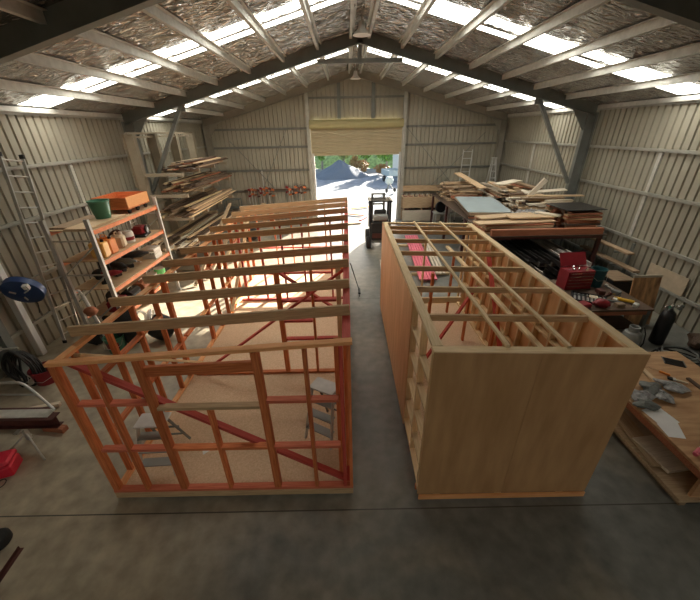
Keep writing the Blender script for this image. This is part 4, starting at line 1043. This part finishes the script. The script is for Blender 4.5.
# black steel lengths below
for i, y in enumerate((9.3, 12.2)):
    o = beam('timber_bearer', (4.75, y, .055), (7.35, y, .055), .1, .1, 'old'); tag(o, 'timber bearer on the floor under the %s end of the black steel lengths' % ('near' if i == 0 else 'far'), 'timber')
z = .11
for L in range(8):
    for i in range(7):
        x = 4.95+.345*i+rnd.uniform(-.03, .03); y0 = 8.85+rnd.uniform(0, 1.3); w = rnd.uniform(.2, .27); h = .12
        mb = MB(); t_ = .012; ln = 4.2
        mb.box(-w/2, w/2, 0, ln, 0, t_); mb.box(-w/2, -w/2+t_, 0, ln, t_, h); mb.box(w/2-t_, w/2, 0, ln, t_, h); mb.box(-w/2, -w/2+.05, 0, ln, h, h+t_); mb.box(w/2-.05, w/2, 0, ln, h, h+t_)
        o = single(mb, 'steel_channel', 'blacksteel' if rnd.random() < .5 else 'greyboard', 'dark steel channel %s from the aisle, %s layer, under right timber pile' % (ORD[i], 'bottom' if L == 0 else ('top' if L == 7 else ORD[L])), 'steel channel', (x, y0, z), rnd.uniform(-.008, .008), 'dark steel channels below the timber pile')
    z += .175 if L < 0 else .14
# grey boards on wall arms
t = thing('wall_bracket_rack', 'dark bracket arms on the right wall holding two grey timbers', 'rack', (8.66, 9.3, 0))
for y in (.25, 1.6):
    mb = MB(); mb.box(-.06, -.0, y-.04, y+.04, 0, 1.6); mb.build('upright', 'frame_steel', t)
    for z in (.98, 1.38): mb = MB(); mb.box(-.55, -.06, y-.025, y+.025, z-.05, z); mb.build('arm', 'frame_steel', t)
for i, (y0, y1, z, x, lb) in enumerate(((9.15, 11.3, 1.382, 8.3, 'grey weathered timber on the upper wall brackets at the right'), (8.75, 11.2, .982, 8.3, 'grey weathered timber on the lower wall brackets at the right'))):
    tag(beam('timber_board', (x, y0, z+.03), (x, y1, z+.03), .2, .055, 'old'), lb, 'timber')
t = thing('hardboard_sheet', 'taupe hardboard sheet standing on the wall girt at the right', 'sheet', (8.72, 8.25, .757), 0)
mb = MB(); mb.bar((-.02, -.6, .25), (-.02, .6, .25), .012, .5); mb.build('panel', 'card', t)

# ------------------------------------------------------------------ right: cluttered tool bench
t = thing('steel_workbench', 'dark cluttered workbench behind the right-hand box, under the tool chest', 'workbench', (6.35, 7.77, 0))
mb = MB(); mb.box(-.92, .95, -.92, .92, .80, .85); mb.build('bench_top', 'darkwood', t)
for a in (-.85, .88):
    for b in (-.85, .85): mb = MB(); mb.box(a-.04, a+.04, b-.04, b+.04, 0, .8); mb.build('leg', 'frame_steel', t)
mb = MB(); mb.box(-.85, .88, -.88, -.85, .68, .8); mb.build('apron', 'redbrown', t)
mb = MB(); mb.box(-.85, .88, -.84, .84, .25, .28); mb.build('lower_shelf', 'darkwood', t)
BZ = .852
t = thing('tool_chest', 'red tool chest with drawers and its lid open on the dark workbench', 'tool chest', (6.16, 8.2, BZ), .08)
t.scale = (.88, .88, .88)
mb = MB(); mb.box(-.42, .42, -.2, .22, 0, .58); mb.build('cabinet', 'redp', t)
for i in range(5):
    mb = MB(); mb.box(-.39, .39, -.225, -.2, .03+.105*i, .115+.105*i); d_ = mb.build('drawer', 'redp', t)
    mb = MB(); mb.box(-.37, .37, -.24, -.225, .105+.105*i, .117+.105*i); mb.build('handle', 'chrome', d_)
mb = MB(); mb.box(-.42, .42, .20, .22, .58, .60); mb.bar((0, .21, .62), (0, .42, .98), .84, .02, (0, -1, .4)); mb.build('lid', 'redp', t)
for k, (a, b, lb) in enumerate(((-.28, -.08, 'leftmost loose chrome tool in the open top of the red chest'), (-.1, 0, 'second chrome tool from the left in the open top of the red chest'), (.08, -.1, 'third chrome tool from the left in the open top of the red chest'), (.26, -.02, 'rightmost loose chrome tool in the open top of the red chest'))):
    c = V((6.16, 8.2, BZ+.512)); tt = thing('ratchet_wrench', lb, 'wrench', (c.x+a, c.y+b, c.z), k*1.3, 'tools in the open chest')
    mb = MB(); mb.bar((-.1, 0, .015), (.1, 0, .03), .02, .018); mb.build('handle', 'chrome', tt)
    mb = MB(); mb.lathe([(.03, 0), (.035, .01), (.035, .06), (.025, .065)], (.11, 0, 0), n=10); mb.build('head', 'chrome', tt)
bucket('dark teal bucket on the workbench beside the red tool chest', (6.78, 8.25, BZ), 'teal', .19, .5)
t = thing('socket_tray', 'open tray of sockets and spanners on the dark workbench in front of the red chest', 'tool tray', (6.08, 7.42, BZ), -.55)
mb = MB(); mb.box(-.38, .38, -.27, .27, 0, .02)
for (a, b, c, d) in ((-.38, .38, -.27, -.25), (-.38, .38, .25, .27), (-.38, -.36, -.25, .25), (.36, .38, -.25, .25)): mb.box(a, b, c, d, .02, .06)
mb.build('tray', 'black', t)
for i in range(8):
    mb = MB(); x = -.32+.09*i; mb.box(x, x+.045, -.22, .02+.02*(i % 3), .021, .045); mb.lathe([(.02, .02), (.02, .06)], (x+.022, .14, 0), n=8); mb.build('spanner', 'alu', t)
mb = MB(); mb.box(.02, .2, .05, .22, .021, .05); mb.build('socket_case', 'cream', t)
t = thing('tool_box', 'small red case at the near end of the dark workbench, nearest the plywood box', 'tool box', (5.66, 7.02, BZ), .3)
mb = MB(); mb.cham(-.17, .17, -.12, .12, 0, .12, .02); mb.build('body', 'redp', t); mb = MB(); mb.tube([(-.05, -.12, .06), (-.05, -.16, .06), (.05, -.16, .06), (.05, -.12, .06)], .01, 6); mb.build('handle', 'black', t)
mb = MB(); mb.blob((0, 0, .1), .17, .15, .1, 4, .2); single(mb, 'cloth_rag', 'redp', 'crumpled dark red rag on the near right corner of the dark workbench', 'rag', (6.12, 7.04, BZ), 0, None, True)
t = thing('angle_grinder', 'yellow power tool lying on the right of the dark workbench', 'power tool', (6.85, 7.25, BZ), .9)
mb = MB(); mb.lathe([(.03, -.2), (.04, -.18), (.04, .05), (.05, .1), (.03, .14)], (0, 0, .055), 'y', 12); mb.build('body', 'yellow', t, True)
mb = MB(); mb.lathe([(.005, .0), (.07, .0), (.07, .012), (.005, .015)], (0, .16, .03), 'z', 16); mb.build('disc', 'galv', t)
mb = MB(); mb.tube([(.03, .1, .06), (.14, .1, .1)], .016, 8); mb.build('side_handle', 'black', t)
mb = MB(); mb.tube([(0, 0, 0.008), (.15, .1, .03), (.3, .05, .02), (.4, .2, .015), (.25, .3, .02), (.05, .22, .01)], .008, 6); single(mb, 'power_lead', 'yellow', 'yellow power lead curled on the dark workbench beside the yellow tool', 'lead', (6.65, 7.35, BZ), .2, None, True)
for i, (x, y, s_, m, lb) in enumerate(((6.55, 7.0, .2, 'old', 'grey timber block on the near edge of the dark workbench'), (6.95, 7.0, .16, 'galv', 'steel block on the near right of the dark workbench'), (6.6, 7.75, .22, 'rust', 'rusty block beside the teal bucket on the workbench'), (6.98, 7.7, .2, 'frame_steel', 'dark metal block at the back right of the workbench'))):
    mb = MB(); mb.cham(-s_/2, s_/2, -s_/3, s_/3, 0, s_*.5, .01); single(mb, 'metal_block' if m != 'old' else 'timber_block', m, lb, 'block', (x, y, BZ), i*.7)
t = thing('equipment_cabinet', 'black cabinet on the floor between the workbench and the right wall', 'cabinet', (7.72, 8.75, 0), .0)
mb = MB(); mb.box(-.3, .3, -.35, .35, 0, .9); mb.build('body', 'black', t)
mb = MB(); mb.box(-.28, .28, -.37, -.35, .05, .85); mb.build('door', 'rubber', t)
mb = MB(); mb.box(-.31, .31, -.38, .36, .9, .93); mb.build('top', 'old', t)
t = thing('stained_panel', 'rust-stained orange panel leaning upright at the end of the dark workbench', 'panel', (7.66, 7.50, 0))
mb = MB(); mb.bar((0, 0, .02), (.0, .22, 1.33), .72, .02, (0, -1, .1)); mb.build('panel', 'rusty', t)
mb = MB(); mb.bar((0, .215, 1.30), (0, .222, 1.36), .73, .03, (0, -1, .1)); mb.build('top_edge', 'pale', t)
# gas cylinders
t = thing('gas_cylinder', 'tall black gas cylinder with chrome regulator near the right wall', 'gas cylinder', (7.55, 6.72, 0))
mb = MB(); mb.lathe([(.14, 0), (.15, .03), (.15, .72), (.12, .84), (.05, .90), (.04, .94)], n=20); mb.build('body', 'black', t, True)
mb = MB(); mb.lathe([(.045, .94), (.045, 1.04), (.02, 1.07)], n=10); mb.bar((-.15, 0, .99), (.15, 0, .99), .05); mb.build('valve', 'chrome', t)
for a in (-.15, .15): mb = MB(); mb.lathe([(.01, -.05), (.075, -.06), (.075, -.03), (.01, -.02)], (a, 0, .99), 'y', 14); mb.build('gauge', 'chrome', t)
q = at(633, 328, z=.5)
t = thing('gas_bottle', 'stout grey gas bottle standing behind the right corner of the plywood box', 'gas bottle', (q.x-.02, q.y-.06, 0))
mb = MB(); mb.lathe([(.12, 0), (.17, .04), (.19, .1), (.19, .36), (.16, .43), (.06, .47)], n=22); mb.build('body', 'gasgrey', t, True)
mb = MB(); mb.lathe([(.10, .44), (.10, .55), (.11, .56), (.11, .58), (.09, .58), (.09, .44)], n=20); mb.build('collar', 'gasgrey', t, True)
mb = MB(); mb.lathe([(.03, .46), (.03, .54)], n=10); mb.bar((-.02, 0, .52), (.09, 0, .52), .03); mb.build('valve', 'chrome', t)
pts = [(.1, 0, .52), (.2, -.03, .56), (.22, -.1, .42), (.2, -.16, .2), (.1, -.2, .06), (-.1, -.24, .03)]
mb = MB(); mb.tube(pts, .014, 6); mb.build('gas_hose', 'rubber', t, True)
# hose tangle and low machine by the right wall
t = thing('hose_pile', 'tangled dark hoses heaped on the floor beside the gas cylinders', 'hose', (7.3, 5.85, 0))
for i in range(7):
    mb = MB(); r = .26+.05*(i % 3); z_ = .02+.045*i
    mb.tube([(.06*math.sin(i*2)+r*math.cos(2*PI*k/20)*1.25, .05*math.cos(i*3)+r*math.sin(2*PI*k/20), z_+.015*math.sin(k*1.1+i)) for k in range(20)], .02, 6, True); mb.build('coil', 'rubber' if i % 3 else 'frame_steel', t, True)
t = thing('compressor', 'dark green machine with a round tank by the right wall', 'compressor', (8.05, 5.55, 0), .1)
mb = MB(); mb.lathe([(.02, -.45), (.15, -.43), (.2, -.36), (.2, .36), (.15, .43), (.02, .45)], (0, 0, .34), 'y', 18); mb.build('tank', 'green', t, True)
mb = MB(); mb.cham(-.14, .14, -.25, .15, .54, .8, .03); mb.build('motor', 'frame_steel', t)
for b in (-.3, .3): mb = MB(); mb.box(-.16, .16, b-.03, b+.03, 0, .2); mb.build('foot', 'frame_steel', t)
mb = MB(); mb.tube([(0, -.4, .45), (0, -.6, .75), (0, -.62, .8)], .018, 6); mb.build('handle', 'frame_steel', t)
for i, (p, q, w, m, lb) in enumerate((((6.55, 5.45, .03), (7.9, 4.75, .03), .12, 'darkwood', 'dark timber length on the floor beyond the front workbench'), ((6.75, 5.25, .085), (8.3, 4.6, .085), .1, 'old', 'grey timber length lying over the dark one beyond the front workbench'), ((7.6, 5.1, .03), (8.5, 4.4, .03), .14, 'rust', 'rusty steel length by the right wall beyond the front workbench'))):
    tag(beam('timber_board' if m != 'rust' else 'steel_length', p, q, w, .05, m), lb, 'timber' if m != 'rust' else 'steel')
tag(beam('timber_post', (8.25, 5.4, .02), (8.62, 6.1, 1.45), .07, .07, 'darkwood'), 'dark timber post leaning on the right wall beside the green machine', 'timber')

# ------------------------------------------------------------------ foreground right workbench
WX0, WX1, WY0, WY1, WZ = 4.45, 6.35, 2.45, 5.2, .85
t = thing('plywood_workbench', 'large plywood workbench at the right edge in the foreground', 'workbench', (WX0, WY0, 0))
lw, ll = WX1-WX0, WY1-WY0
mb = MB(); mb.cham(0, lw, 0, ll, WZ-.045, WZ, .004); mb.build('bench_top', 'bench', t)
mb = MB(); mb.box(.0, .04, .0, ll, WZ-.14, WZ-.046); mb.box(.04, lw, 0, .04, WZ-.14, WZ-.046); mb.build('edge_rail', 'redbrown', t)
for (a, b) in ((.2, .32), (.42, ll-.3)):
    mb = MB(); mb.box(a, lw-.1, b, b+.04, .19, WZ-.046); mb.build('support_panel', 'bench', t)
mb = MB(); mb.box(.02, lw, .28, ll, .13, .19); mb.build('lower_shelf', 'tan', t)
for a in (.12, lw-.2):
    mb = MB(); mb.box(a, a+.09, .32, ll-.05, 0, .13); mb.build('foot_bearer', 'old', t)
mb = MB(); mb.box(.9, .94, .6, ll-.5, .19, WZ-.046); mb.build('support_panel', 'bench', t)
for i, (x, y, w, l, h, m, rz, lb) in enumerate(((4.86, 4.0, .5, 1.0, .012, 'card', .15, 'buff cardboard sheet lying under the front workbench, lowest of the sheets'), (4.80, 3.7, .34, .9, .012, 'card', -.1, 'narrow buff cardboard sheet on the lower shelf of the front workbench'), (4.76, 3.42, .36, .6, .05, 'pale', .12, 'pale flat box on the lower shelf of the front workbench'))):
    mb = MB(); mb.box(-w/2, w/2, -l/2, l/2, 0, h); single(mb, 'cardboard_sheet' if i < 2 else 'flat_box', m, lb, 'cardboard' if i < 2 else 'box', (x, y, .192+.014*i), rz)
mb = MB(); mb.add([(0, 0, 0), (.9, 0, .0), (.9, .0, .012), (0, 0, .012)], []); 
o = beam('timber_board', (4.72, 4.35, .26), (4.60, 3.2, .235), .26, .02, 'tan'); tag(o, 'thin tan board tilted over the cardboard under the front workbench', 'timber')
# papers
PZ = WZ+.002
mb = MB(); mb.add([(4.40+.08, 3.72, 0), (4.79, 3.80, .003), (4.84, 3.46, .004), (4.52, 3.36, .002)], [(0, 1, 2, 3)]); single(mb, 'paper_sheet', 'paper', 'white paper sheet on the front workbench, upper of the two', 'paper', (0, 0, PZ+.006))
mb = MB(); mb.add([(4.50, 3.46, 0), (4.83, 3.50, .002), (4.68, 3.18, .002), (4.47, 3.22, 0)], [(0, 1, 2, 3)]); single(mb, 'paper_sheet', 'paper', 'white paper sheet on the front workbench, lower of the two', 'paper', (0, 0, PZ))
# grey bags of fixings
for i, (px, py, rx, ry, h, m, lb) in enumerate(((640, 396, .17, .13, .11, 'greybag', 'grey plastic bag nearest the plywood box corner on the front workbench'), (650, 389, .16, .14, .13, 'frame_steel', 'dark grey crumpled bag in the middle of the bags on the front workbench'), (661, 395, .17, .11, .10, 'greybag', 'grey plastic bag nearest the papers on the front workbench'), (672, 387, .20, .12, .11, 'greybag', 'grey plastic bag right of the other bags on the front workbench'), (645, 404, .16, .12, .09, 'frame_steel', 'dark bag in front of the grey bags on the front workbench'))):
    q = at(px, py, z=WZ+.04); mb = MB(); mb.blob((0, 0, h/2), rx, ry, h/2, i+20, .3, 18, 10); single(mb, 'plastic_bag', m, lb, 'bag', (max(q.x, WX0+rx*.9), q.y, PZ), i*.8, 'bags on the front workbench')
q = at(666, 375, z=WZ)
t = thing('screwdriver', 'screwdriver with an orange-red handle on the front workbench', 'screwdriver', (q.x, q.y, PZ+.022), -.9)
mb = MB(); mb.lathe([(.012, -.1), (.022, -.09), (.018, -.02), (.022, .04), (.012, .05)], (0, 0, 0), 'x', 10); mb.build('handle', 'orangep', t, True)
mb = MB(); mb.tube([(-.1, 0, 0), (-.26, 0, -.012)], .006, 6); mb.build('shaft', 'chrome', t)
q = at(677, 381, z=WZ)
t = thing('paint_brush', 'paint brush with a pale handle beside the orange screwdriver', 'brush', (q.x, q.y, PZ), -.6)
mb = MB(); mb.cham(-.02, .14, -.02, .02, .004, .026, .005); mb.build('handle', 'cream', t)
mb = MB(); mb.box(-.06, -.02, -.035, .035, .002, .028); mb.build('ferrule', 'galv', t)
mb = MB(); mb.box(-.13, -.06, -.035, .035, .004, .024); mb.build('bristles', 'rubber', t)
o = beam('timber_strip', at(641, 369, z=WZ)+V((.0, 0, .02)), at(659, 386, z=WZ)+V((0, 0, .02)), .09, .03, 'tan'); tag(o, 'short tan strip of wood beside the bags on the front workbench', 'timber')
o = beam('timber_strip', at(687, 379, z=WZ)+V((0, 0, .02)), at(703, 391, z=WZ)+V((0, 0, .02)), .06, .03, 'darkwood'); tag(o, 'dark strip of wood near the right edge on the front workbench', 'timber')
q = at(697, 453, z=WZ)
t = thing('marker_pen', 'pink and red spray marker lying at the right edge of the front workbench', 'marker', (q.x, q.y, PZ+.03), .5)
mb = MB(); mb.lathe([(.028, -.09), (.03, -.08), (.03, .06), (.02, .08)], (0, 0, 0), 'x', 12); mb.build('body', 'pink', t, True)
mb = MB(); mb.lathe([(.022, .08), (.022, .13), (.005, .132)], (0, 0, 0), 'x', 12); mb.build('cap', 'white', t, True)
t = thing('folding_grate', 'black slatted grate lying on the far end of the front workbench', 'grate', (5.98, 4.85, PZ), -.5)
t.scale = (.5, .5, .5)
mb = MB()
for k in range(6): mb.box(-.3, .3, -.2+.075*k, -.17+.075*k, 0, .03)
mb.build('slats', 'black', t)
for a in (-.32, .29): mb = MB(); mb.box(a, a+.03, -.21, .22, 0.03, .045); mb.build('side_bar', 'frame_steel', t)

# ------------------------------------------------------------------ outdoors
mb = MB(); n = 40
vs = [(-40+80*i/n, YB+.25+60*j/n, -.04+(.05*math.sin(i*.9)*math.cos(j*.7) if j > 3 else 0)+max(0, j-24)*.02) for i in range(n+1) for j in range(n+1)]
mb.add(vs, [(i*(n+1)+j, (i+1)*(n+1)+j, (i+1)*(n+1)+j+1, i*(n+1)+j+1) for i in range(n) for j in range(n)])
o = mb.build('gravel_yard', 'yard', None, True); o['kind'] = 'structure'
mb = MB(); vs = [(0, 0, 1.85)]; fs = []; N_, R2 = 40, 12
for j in range(1, R2+1):
    for i in range(N_):
        a = 2*PI*i/N_; r = 3.3*j/R2*(1+.07*math.sin(3*a+1)+.05*math.sin(5*a))
        vs.append((r*math.cos(a), r*math.sin(a)*.9, 1.85*(1-(j/R2))**1.05+.05*math.sin(7*a+j)*(j < R2)-(.1 if j == R2 else 0)))
for i in range(N_): fs.append((0, 1+i, 1+(i+1) % N_))
for j in range(R2-1):
    for i in range(N_): fs.append((1+j*N_+i, 1+(j+1)*N_+i, 1+(j+1)*N_+(i+1) % N_, 1+j*N_+(i+1) % N_))
mb.add(vs, fs); o = single(mb, 'gravel_heap', 'gravel', 'blue-grey heap of gravel in the yard beyond the roller door', 'gravel heap', (-.85, 41.5, .0), 0, None, True); o['kind'] = 'stuff'
def plant(name, label, cat, loc, h, r, m, n=700, trunk=.35, group=None, seed=0, leaf=.16):
    t = thing(name, label, cat, loc, 0, group); rr = random.Random(seed)
    mb = MB()
    for k in range(n):
        a = rr.uniform(0, 2*PI); u = rr.uniform(-1, 1); q = rr.random()**.4
        lob = 1+.25*math.sin(3*a+seed)+.2*math.sin(5*u+seed)
        s = math.sqrt(1-u*u); c = V((r*q*lob*s*math.cos(a), r*q*lob*s*math.sin(a), trunk*h+(1-trunk)*h*(.5+.5*u*q)))
        d = V((rr.uniform(-1, 1), rr.uniform(-1, 1), rr.uniform(-1, 1))).normalized(); e = d.orthogonal().normalized()*leaf; f = d.cross(e)
        mb.add([c-e, c-f*.5, c+e, c+f*.5], [(0, 1, 2, 3)])
    mb.build('foliage', m, t)
    if trunk > .1:
        mb = MB(); mb.tube([(0, 0, -.15), (.05*r, 0, h*.4), (0, .05*r, h*.85)], [.09+.02*h, .06+.012*h, .03], 8)
        for k in range(4): a = k*1.6+seed; mb.tube([(0, 0, h*(.3+.1*k)), (r*.5*math.cos(a), r*.5*math.sin(a), h*(.5+.1*k))], [.05, .02], 6)
        mb.build('trunk', 'bark', t, True)
gz = .25
for i, (x, y, h, r, m, lb) in enumerate(((-6.5, 47.5, 4.2, 1.05, 'leaf2', 'pale leafy tree at the left edge of the doorway, beyond the gravel heap'), (-3.4, 49, 4.4, 1.05, 'leaf', 'green tree directly behind the left flank of the gravel heap'), (-.4, 50, 4.2, 1.05, 'leaf2', 'pale leafy tree behind the peak of the gravel heap'), (2.6, 49, 4.3, 1.05, 'leaf', 'green tree just right of the gravel heap'), (5.2, 46.5, 4.0, 1.1, 'leaf', 'bright green tree right of the gravel heap, nearest of the trees'), (8.6, 48.5, 4.2, 1.1, 'leaf2', 'pale tree at the right edge of the doorway view'))):
    plant('yard_tree', lb, 'tree', (x, y, gz), h, r, m, 900, .22, 'trees beyond the yard', i+1, .22)
for i, (x, y, h, r, lb) in enumerate(((-4.8, 45.3, 1.5, .9, 'orange-brown bush left of the gravel heap'), (2.0, 44.4, 1.5, .8, 'orange-brown bush at the right foot of the gravel heap'), (4.2, 43.2, 1.05, .9, 'low orange and yellow bush in front of the bright green tree'), (1.1, 47.0, 1.9, .8, 'taller russet bush between the gravel heap and the trees'))):
    plant('autumn_bush', lb, 'bush', (x, y, .1), h, r, 'autumn', 420, .02, 'russet bushes in the yard', i+30, .15)
mb = MB(); vs = []; n = 30
for i in range(n+1):
    for j, (yy, zz) in enumerate(((51, 0), (53, 2.2), (56, 3.4), (60, 4.0))): vs.append((-30+60*i/n, yy+.6*math.sin(i), zz+.3*math.sin(i*1.7+j)))
mb.add(vs, [(i*4+j, (i+1)*4+j, (i+1)*4+j+1, i*4+j+1) for i in range(n) for j in range(3)])
o = mb.build('grass_bank', 'leaf2', None, True); o['kind'] = 'structure'
# container, trailer, small things in the yard
t = thing('storage_container', 'white storage container at the right edge of the doorway view', 'container', (6.9, 41.5, .0), .1)
mb = MB(); mb.box(-1.1, 1.1, -2, 2, .1, 2.3); mb.build('shell', 'white', t)
mb = MB()
for k in range(9): mb.box(-1.0+.24*k, -.92+.24*k, -2.03, -2, .15, 2.25)
mb.build('corrugation', 'white', t)
for (a, b) in ((-1, -1.9), (.9, -1.9), (-1, 1.8), (.9, 1.8)): mb = MB(); mb.box(a, a+.15, b, b+.15, 0, .1); mb.build('foot', 'frame_steel', t)
q = at(392, 181, z=0)
t = thing('yard_trailer', 'small blue trailer standing in the yard at the right of the doorway', 'trailer', (q.x, q.y, 0), .25)
mb = MB(); mb.box(-.8, .8, -1.2, 1.2, .55, .62); mb.build('deck', 'frame_steel', t)
for (a, b, c, d) in ((-.8, .8, -1.2, -1.15), (-.8, .8, 1.15, 1.2), (-.8, -.75, -1.15, 1.15), (.75, .8, -1.15, 1.15)): mb = MB(); mb.box(a, b, c, d, .62, 1.15); mb.build('side_panel', 'sheetblue', t)
for a in (-.9, .9):
    mb = MB(); mb.lathe([(.1, -.09), (.27, -.09), (.3, -.05), (.3, .05), (.27, .09), (.1, .09)], (a, 0, .3), 'x', 18); wo = mb.build('wheel', 'rubber', t, True)
    mb = MB(); mb.lathe([(.005, -.07), (.12, -.07), (.12, .07), (.005, .07)], (a, 0, .3), 'x', 12); mb.build('hub', 'white', wo, True)
mb = MB(); mb.bar((0, -1.2, .55), (0, -2.2, .45), .08); mb.box(-.04, .04, -2.2, -2.12, -.0, .42); mb.build('drawbar', 'frame_steel', t)
q = at(390, 192, z=0)
t = thing('cement_mixer', 'pale cement mixer with a wheel in the yard just outside the roller door', 'mixer', (q.x-.1, q.y, 0), .4)
mb = MB(); mb.lathe([(.1, 0), (.33, .12), (.38, .35), (.25, .62), (.2, .64)], (0, 0, .62), n=18); mb.build('drum', 'sheetblue', t, True)
mb = MB(); mb.bar((-.35, -.3, .05), (0, 0, .75), .05); mb.bar((.35, -.3, .05), (0, 0, .75), .05); mb.bar((0, .45, .05), (0, 0, .7), .05); mb.build('stand', 'frame_steel', t)
for a in (-.4, .4):
    mb = MB(); mb.lathe([(.05, -.05), (.16, -.05), (.18, -.03), (.18, .03), (.16, .05), (.05, .05)], (a, -.3, .18), 'x', 16); mb.build('wheel', 'rubber', t, True)
for i, (px, py, ln, rz, m, lb) in enumerate(((360, 208, 1.3, .4, 'salmon', 'orange timber offcut on the sunlit ground, farthest of the four beyond the forklift'), (356, 215, 1.1, -.5, 'orange', 'orange timber offcut lying across in the doorway left of the forklift'), (363, 219, .9, 1.1, 'pink', 'pink timber offcut in the doorway left of the forklift'), (354, 224, .8, .2, 'tan', 'tan timber offcut nearest of the four in the doorway'))):
    q = at(px, py, z=0); d = V((math.cos(rz), math.sin(rz), 0))*ln/2
    tag(beam('timber_offcut', V((q.x, q.y, .035))-d, V((q.x, q.y, .035))+d, .16, .06, m), lb, 'timber', 'offcuts in the doorway')

# more clutter between the workbenches and on the dark bench
for i, (x, y, rx, ry, h, m, lb) in enumerate(((6.85, 5.3, .26, .2, .34, 'rubber', 'black crumpled tarp on the floor between the hoses and the front workbench'), (8.25, 6.4, .2, .22, .4, 'darkwood', 'dark brown sack on the floor right of the hoses'), (6.25, 5.75, .2, .24, .3, 'rubber', 'black bag on the floor beside the corner of the plywood box'))):
    mb = MB(); mb.blob((0, 0, h/2), rx, ry, h/2, 60+i, .3, 18, 10); single(mb, 'cloth_sack', m, lb, 'sack', (x, y, 0), i*.9, None, True)
for i, (x, y, m, lb) in enumerate(((6.62, 7.55, 'rust', 'short rusty pipe lying on the dark workbench left of the yellow tool'), (7.05, 7.95, 'galv', 'short bright pipe at the back right of the dark workbench'), (6.5, 7.28, 'frame_steel', 'dark pipe lying between the socket tray and the yellow tool'))):
    mb = MB(); mb.tube([(-.22, 0, .03), (.22, 0, .03)], .028, 10); mb.lathe([(.04, .16), (.04, .22)], (0, 0, .041), 'x', 10); single(mb, 'metal_pipe', m, lb, 'pipe', (x, y, BZ), .5+i*1.1, None, True)

for i, (y, z, w, d, h, m, lb) in enumerate(((8.15, z3, .3, .26, .30, 'rubber', 'black lumpy tool bag standing at the back left of the third shelf'), (9.4, z3, .34, .28, .34, 'black', 'black lumpy tool bag at the back of the third shelf near the white crate'), (9.3, z2, .4, .3, .3, 'rust', 'dark red lumpy bundle at the back of the second shelf'), (8.3, z4, .4, .3, .34, 'rubber', 'black lumpy bag at the back of the lowest shelf'))):
    mb = MB(); mb.blob((0, 0, h/2), d/2, w/2, h/2, 80+i, .2, 16, 10); single(mb, 'tool_bag', m, lb, 'bag', (-6.62, y, z), 0, None, True)

mb = MB(); mb.blob((0, 0, .52), .3, .28, .52, 91, .18, 18, 12); single(mb, 'rubbish_bag', 'rubber', 'tall full black bag at the near front corner of the shelving rack', 'bag', (-5.55, 7.12, 0), 0, 'black bags by the rack', True)
mb = MB(); mb.blob((0, 0, .36), .3, .3, .36, 93, .2, 18, 12); single(mb, 'rubbish_bag', 'black', 'lower black bag on the floor right of the tall full bag', 'bag', (-4.85, 7.3, 0), 0, 'black bags by the rack', True)

# ------------------------------------------------------------------ sky, sun, camera
w = bpy.data.worlds.new('World'); sc.world = w; w.use_nodes = True
nt = w.node_tree; bg = nt.nodes['Background']
sky = nt.nodes.new('ShaderNodeTexSky'); sky.sky_type = 'NISHITA'; sky.sun_disc = False
sky.sun_elevation = math.radians(16); sky.sun_rotation = math.radians(23); sky.dust_density = 1.5
nt.links.new(sky.outputs[0], bg.inputs['Color']); bg.inputs['Strength'].default_value = .28
sl = bpy.data.lights.new('sun', 'SUN'); sl.energy = 25; sl.angle = math.radians(.6); sl.color = (1, .92, .80)
so = bpy.data.objects.new('sun', sl); COL.objects.link(so)
so.rotation_euler = V((-.42, -1, -.285)).to_track_quat('-Z', 'Y').to_euler()
# daylight portal in the open roller door
pl = bpy.data.lights.new('door_daylight_portal', 'AREA'); pl.shape = 'RECTANGLE'; pl.size = DX1-DX0; pl.size_y = 3.6; pl.cycles.is_portal = True
po = bpy.data.objects.new('door_daylight_portal', pl); COL.objects.link(po); po.location = ((DX0+DX1)/2, YB+.2, 1.8); po.rotation_euler = (math.radians(-90), 0, 0)

cam = bpy.data.cameras.new('camera'); cam.sensor_width = 36; cam.lens = 329.544/700*36; cam.clip_start = .05; cam.clip_end = 500
cam.shift_x = (350-349.424)/700
co = bpy.data.objects.new('camera', cam); COL.objects.link(co)
p_, r_ = math.radians(27.128), math.radians(1.13)
D = V((0, -math.sin(p_), -math.cos(p_))); F = V((0, math.cos(p_), -math.sin(p_))); X = V((1, 0, 0))
right = X*math.cos(r_)+D*math.sin(r_); down = -X*math.sin(r_)+D*math.cos(r_)
co.matrix_world = Matrix(((right.x, -down.x, -F.x, 0), (right.y, -down.y, -F.y, 0), (right.z, -down.z, -F.z, 4.773), (0, 0, 0, 1)))
sc.camera = co
vs_ = sc.view_settings; vs_.view_transform = 'Standard'; vs_.look = 'None'; vs_.gamma = 1; vs_.use_curve_mapping = False
vs_.exposure = 0.68
sc.cycles.max_bounces = 10; sc.cycles.diffuse_bounces = 6; sc.cycles.glossy_bounces = 4; sc.cycles.sample_clamp_indirect = 6
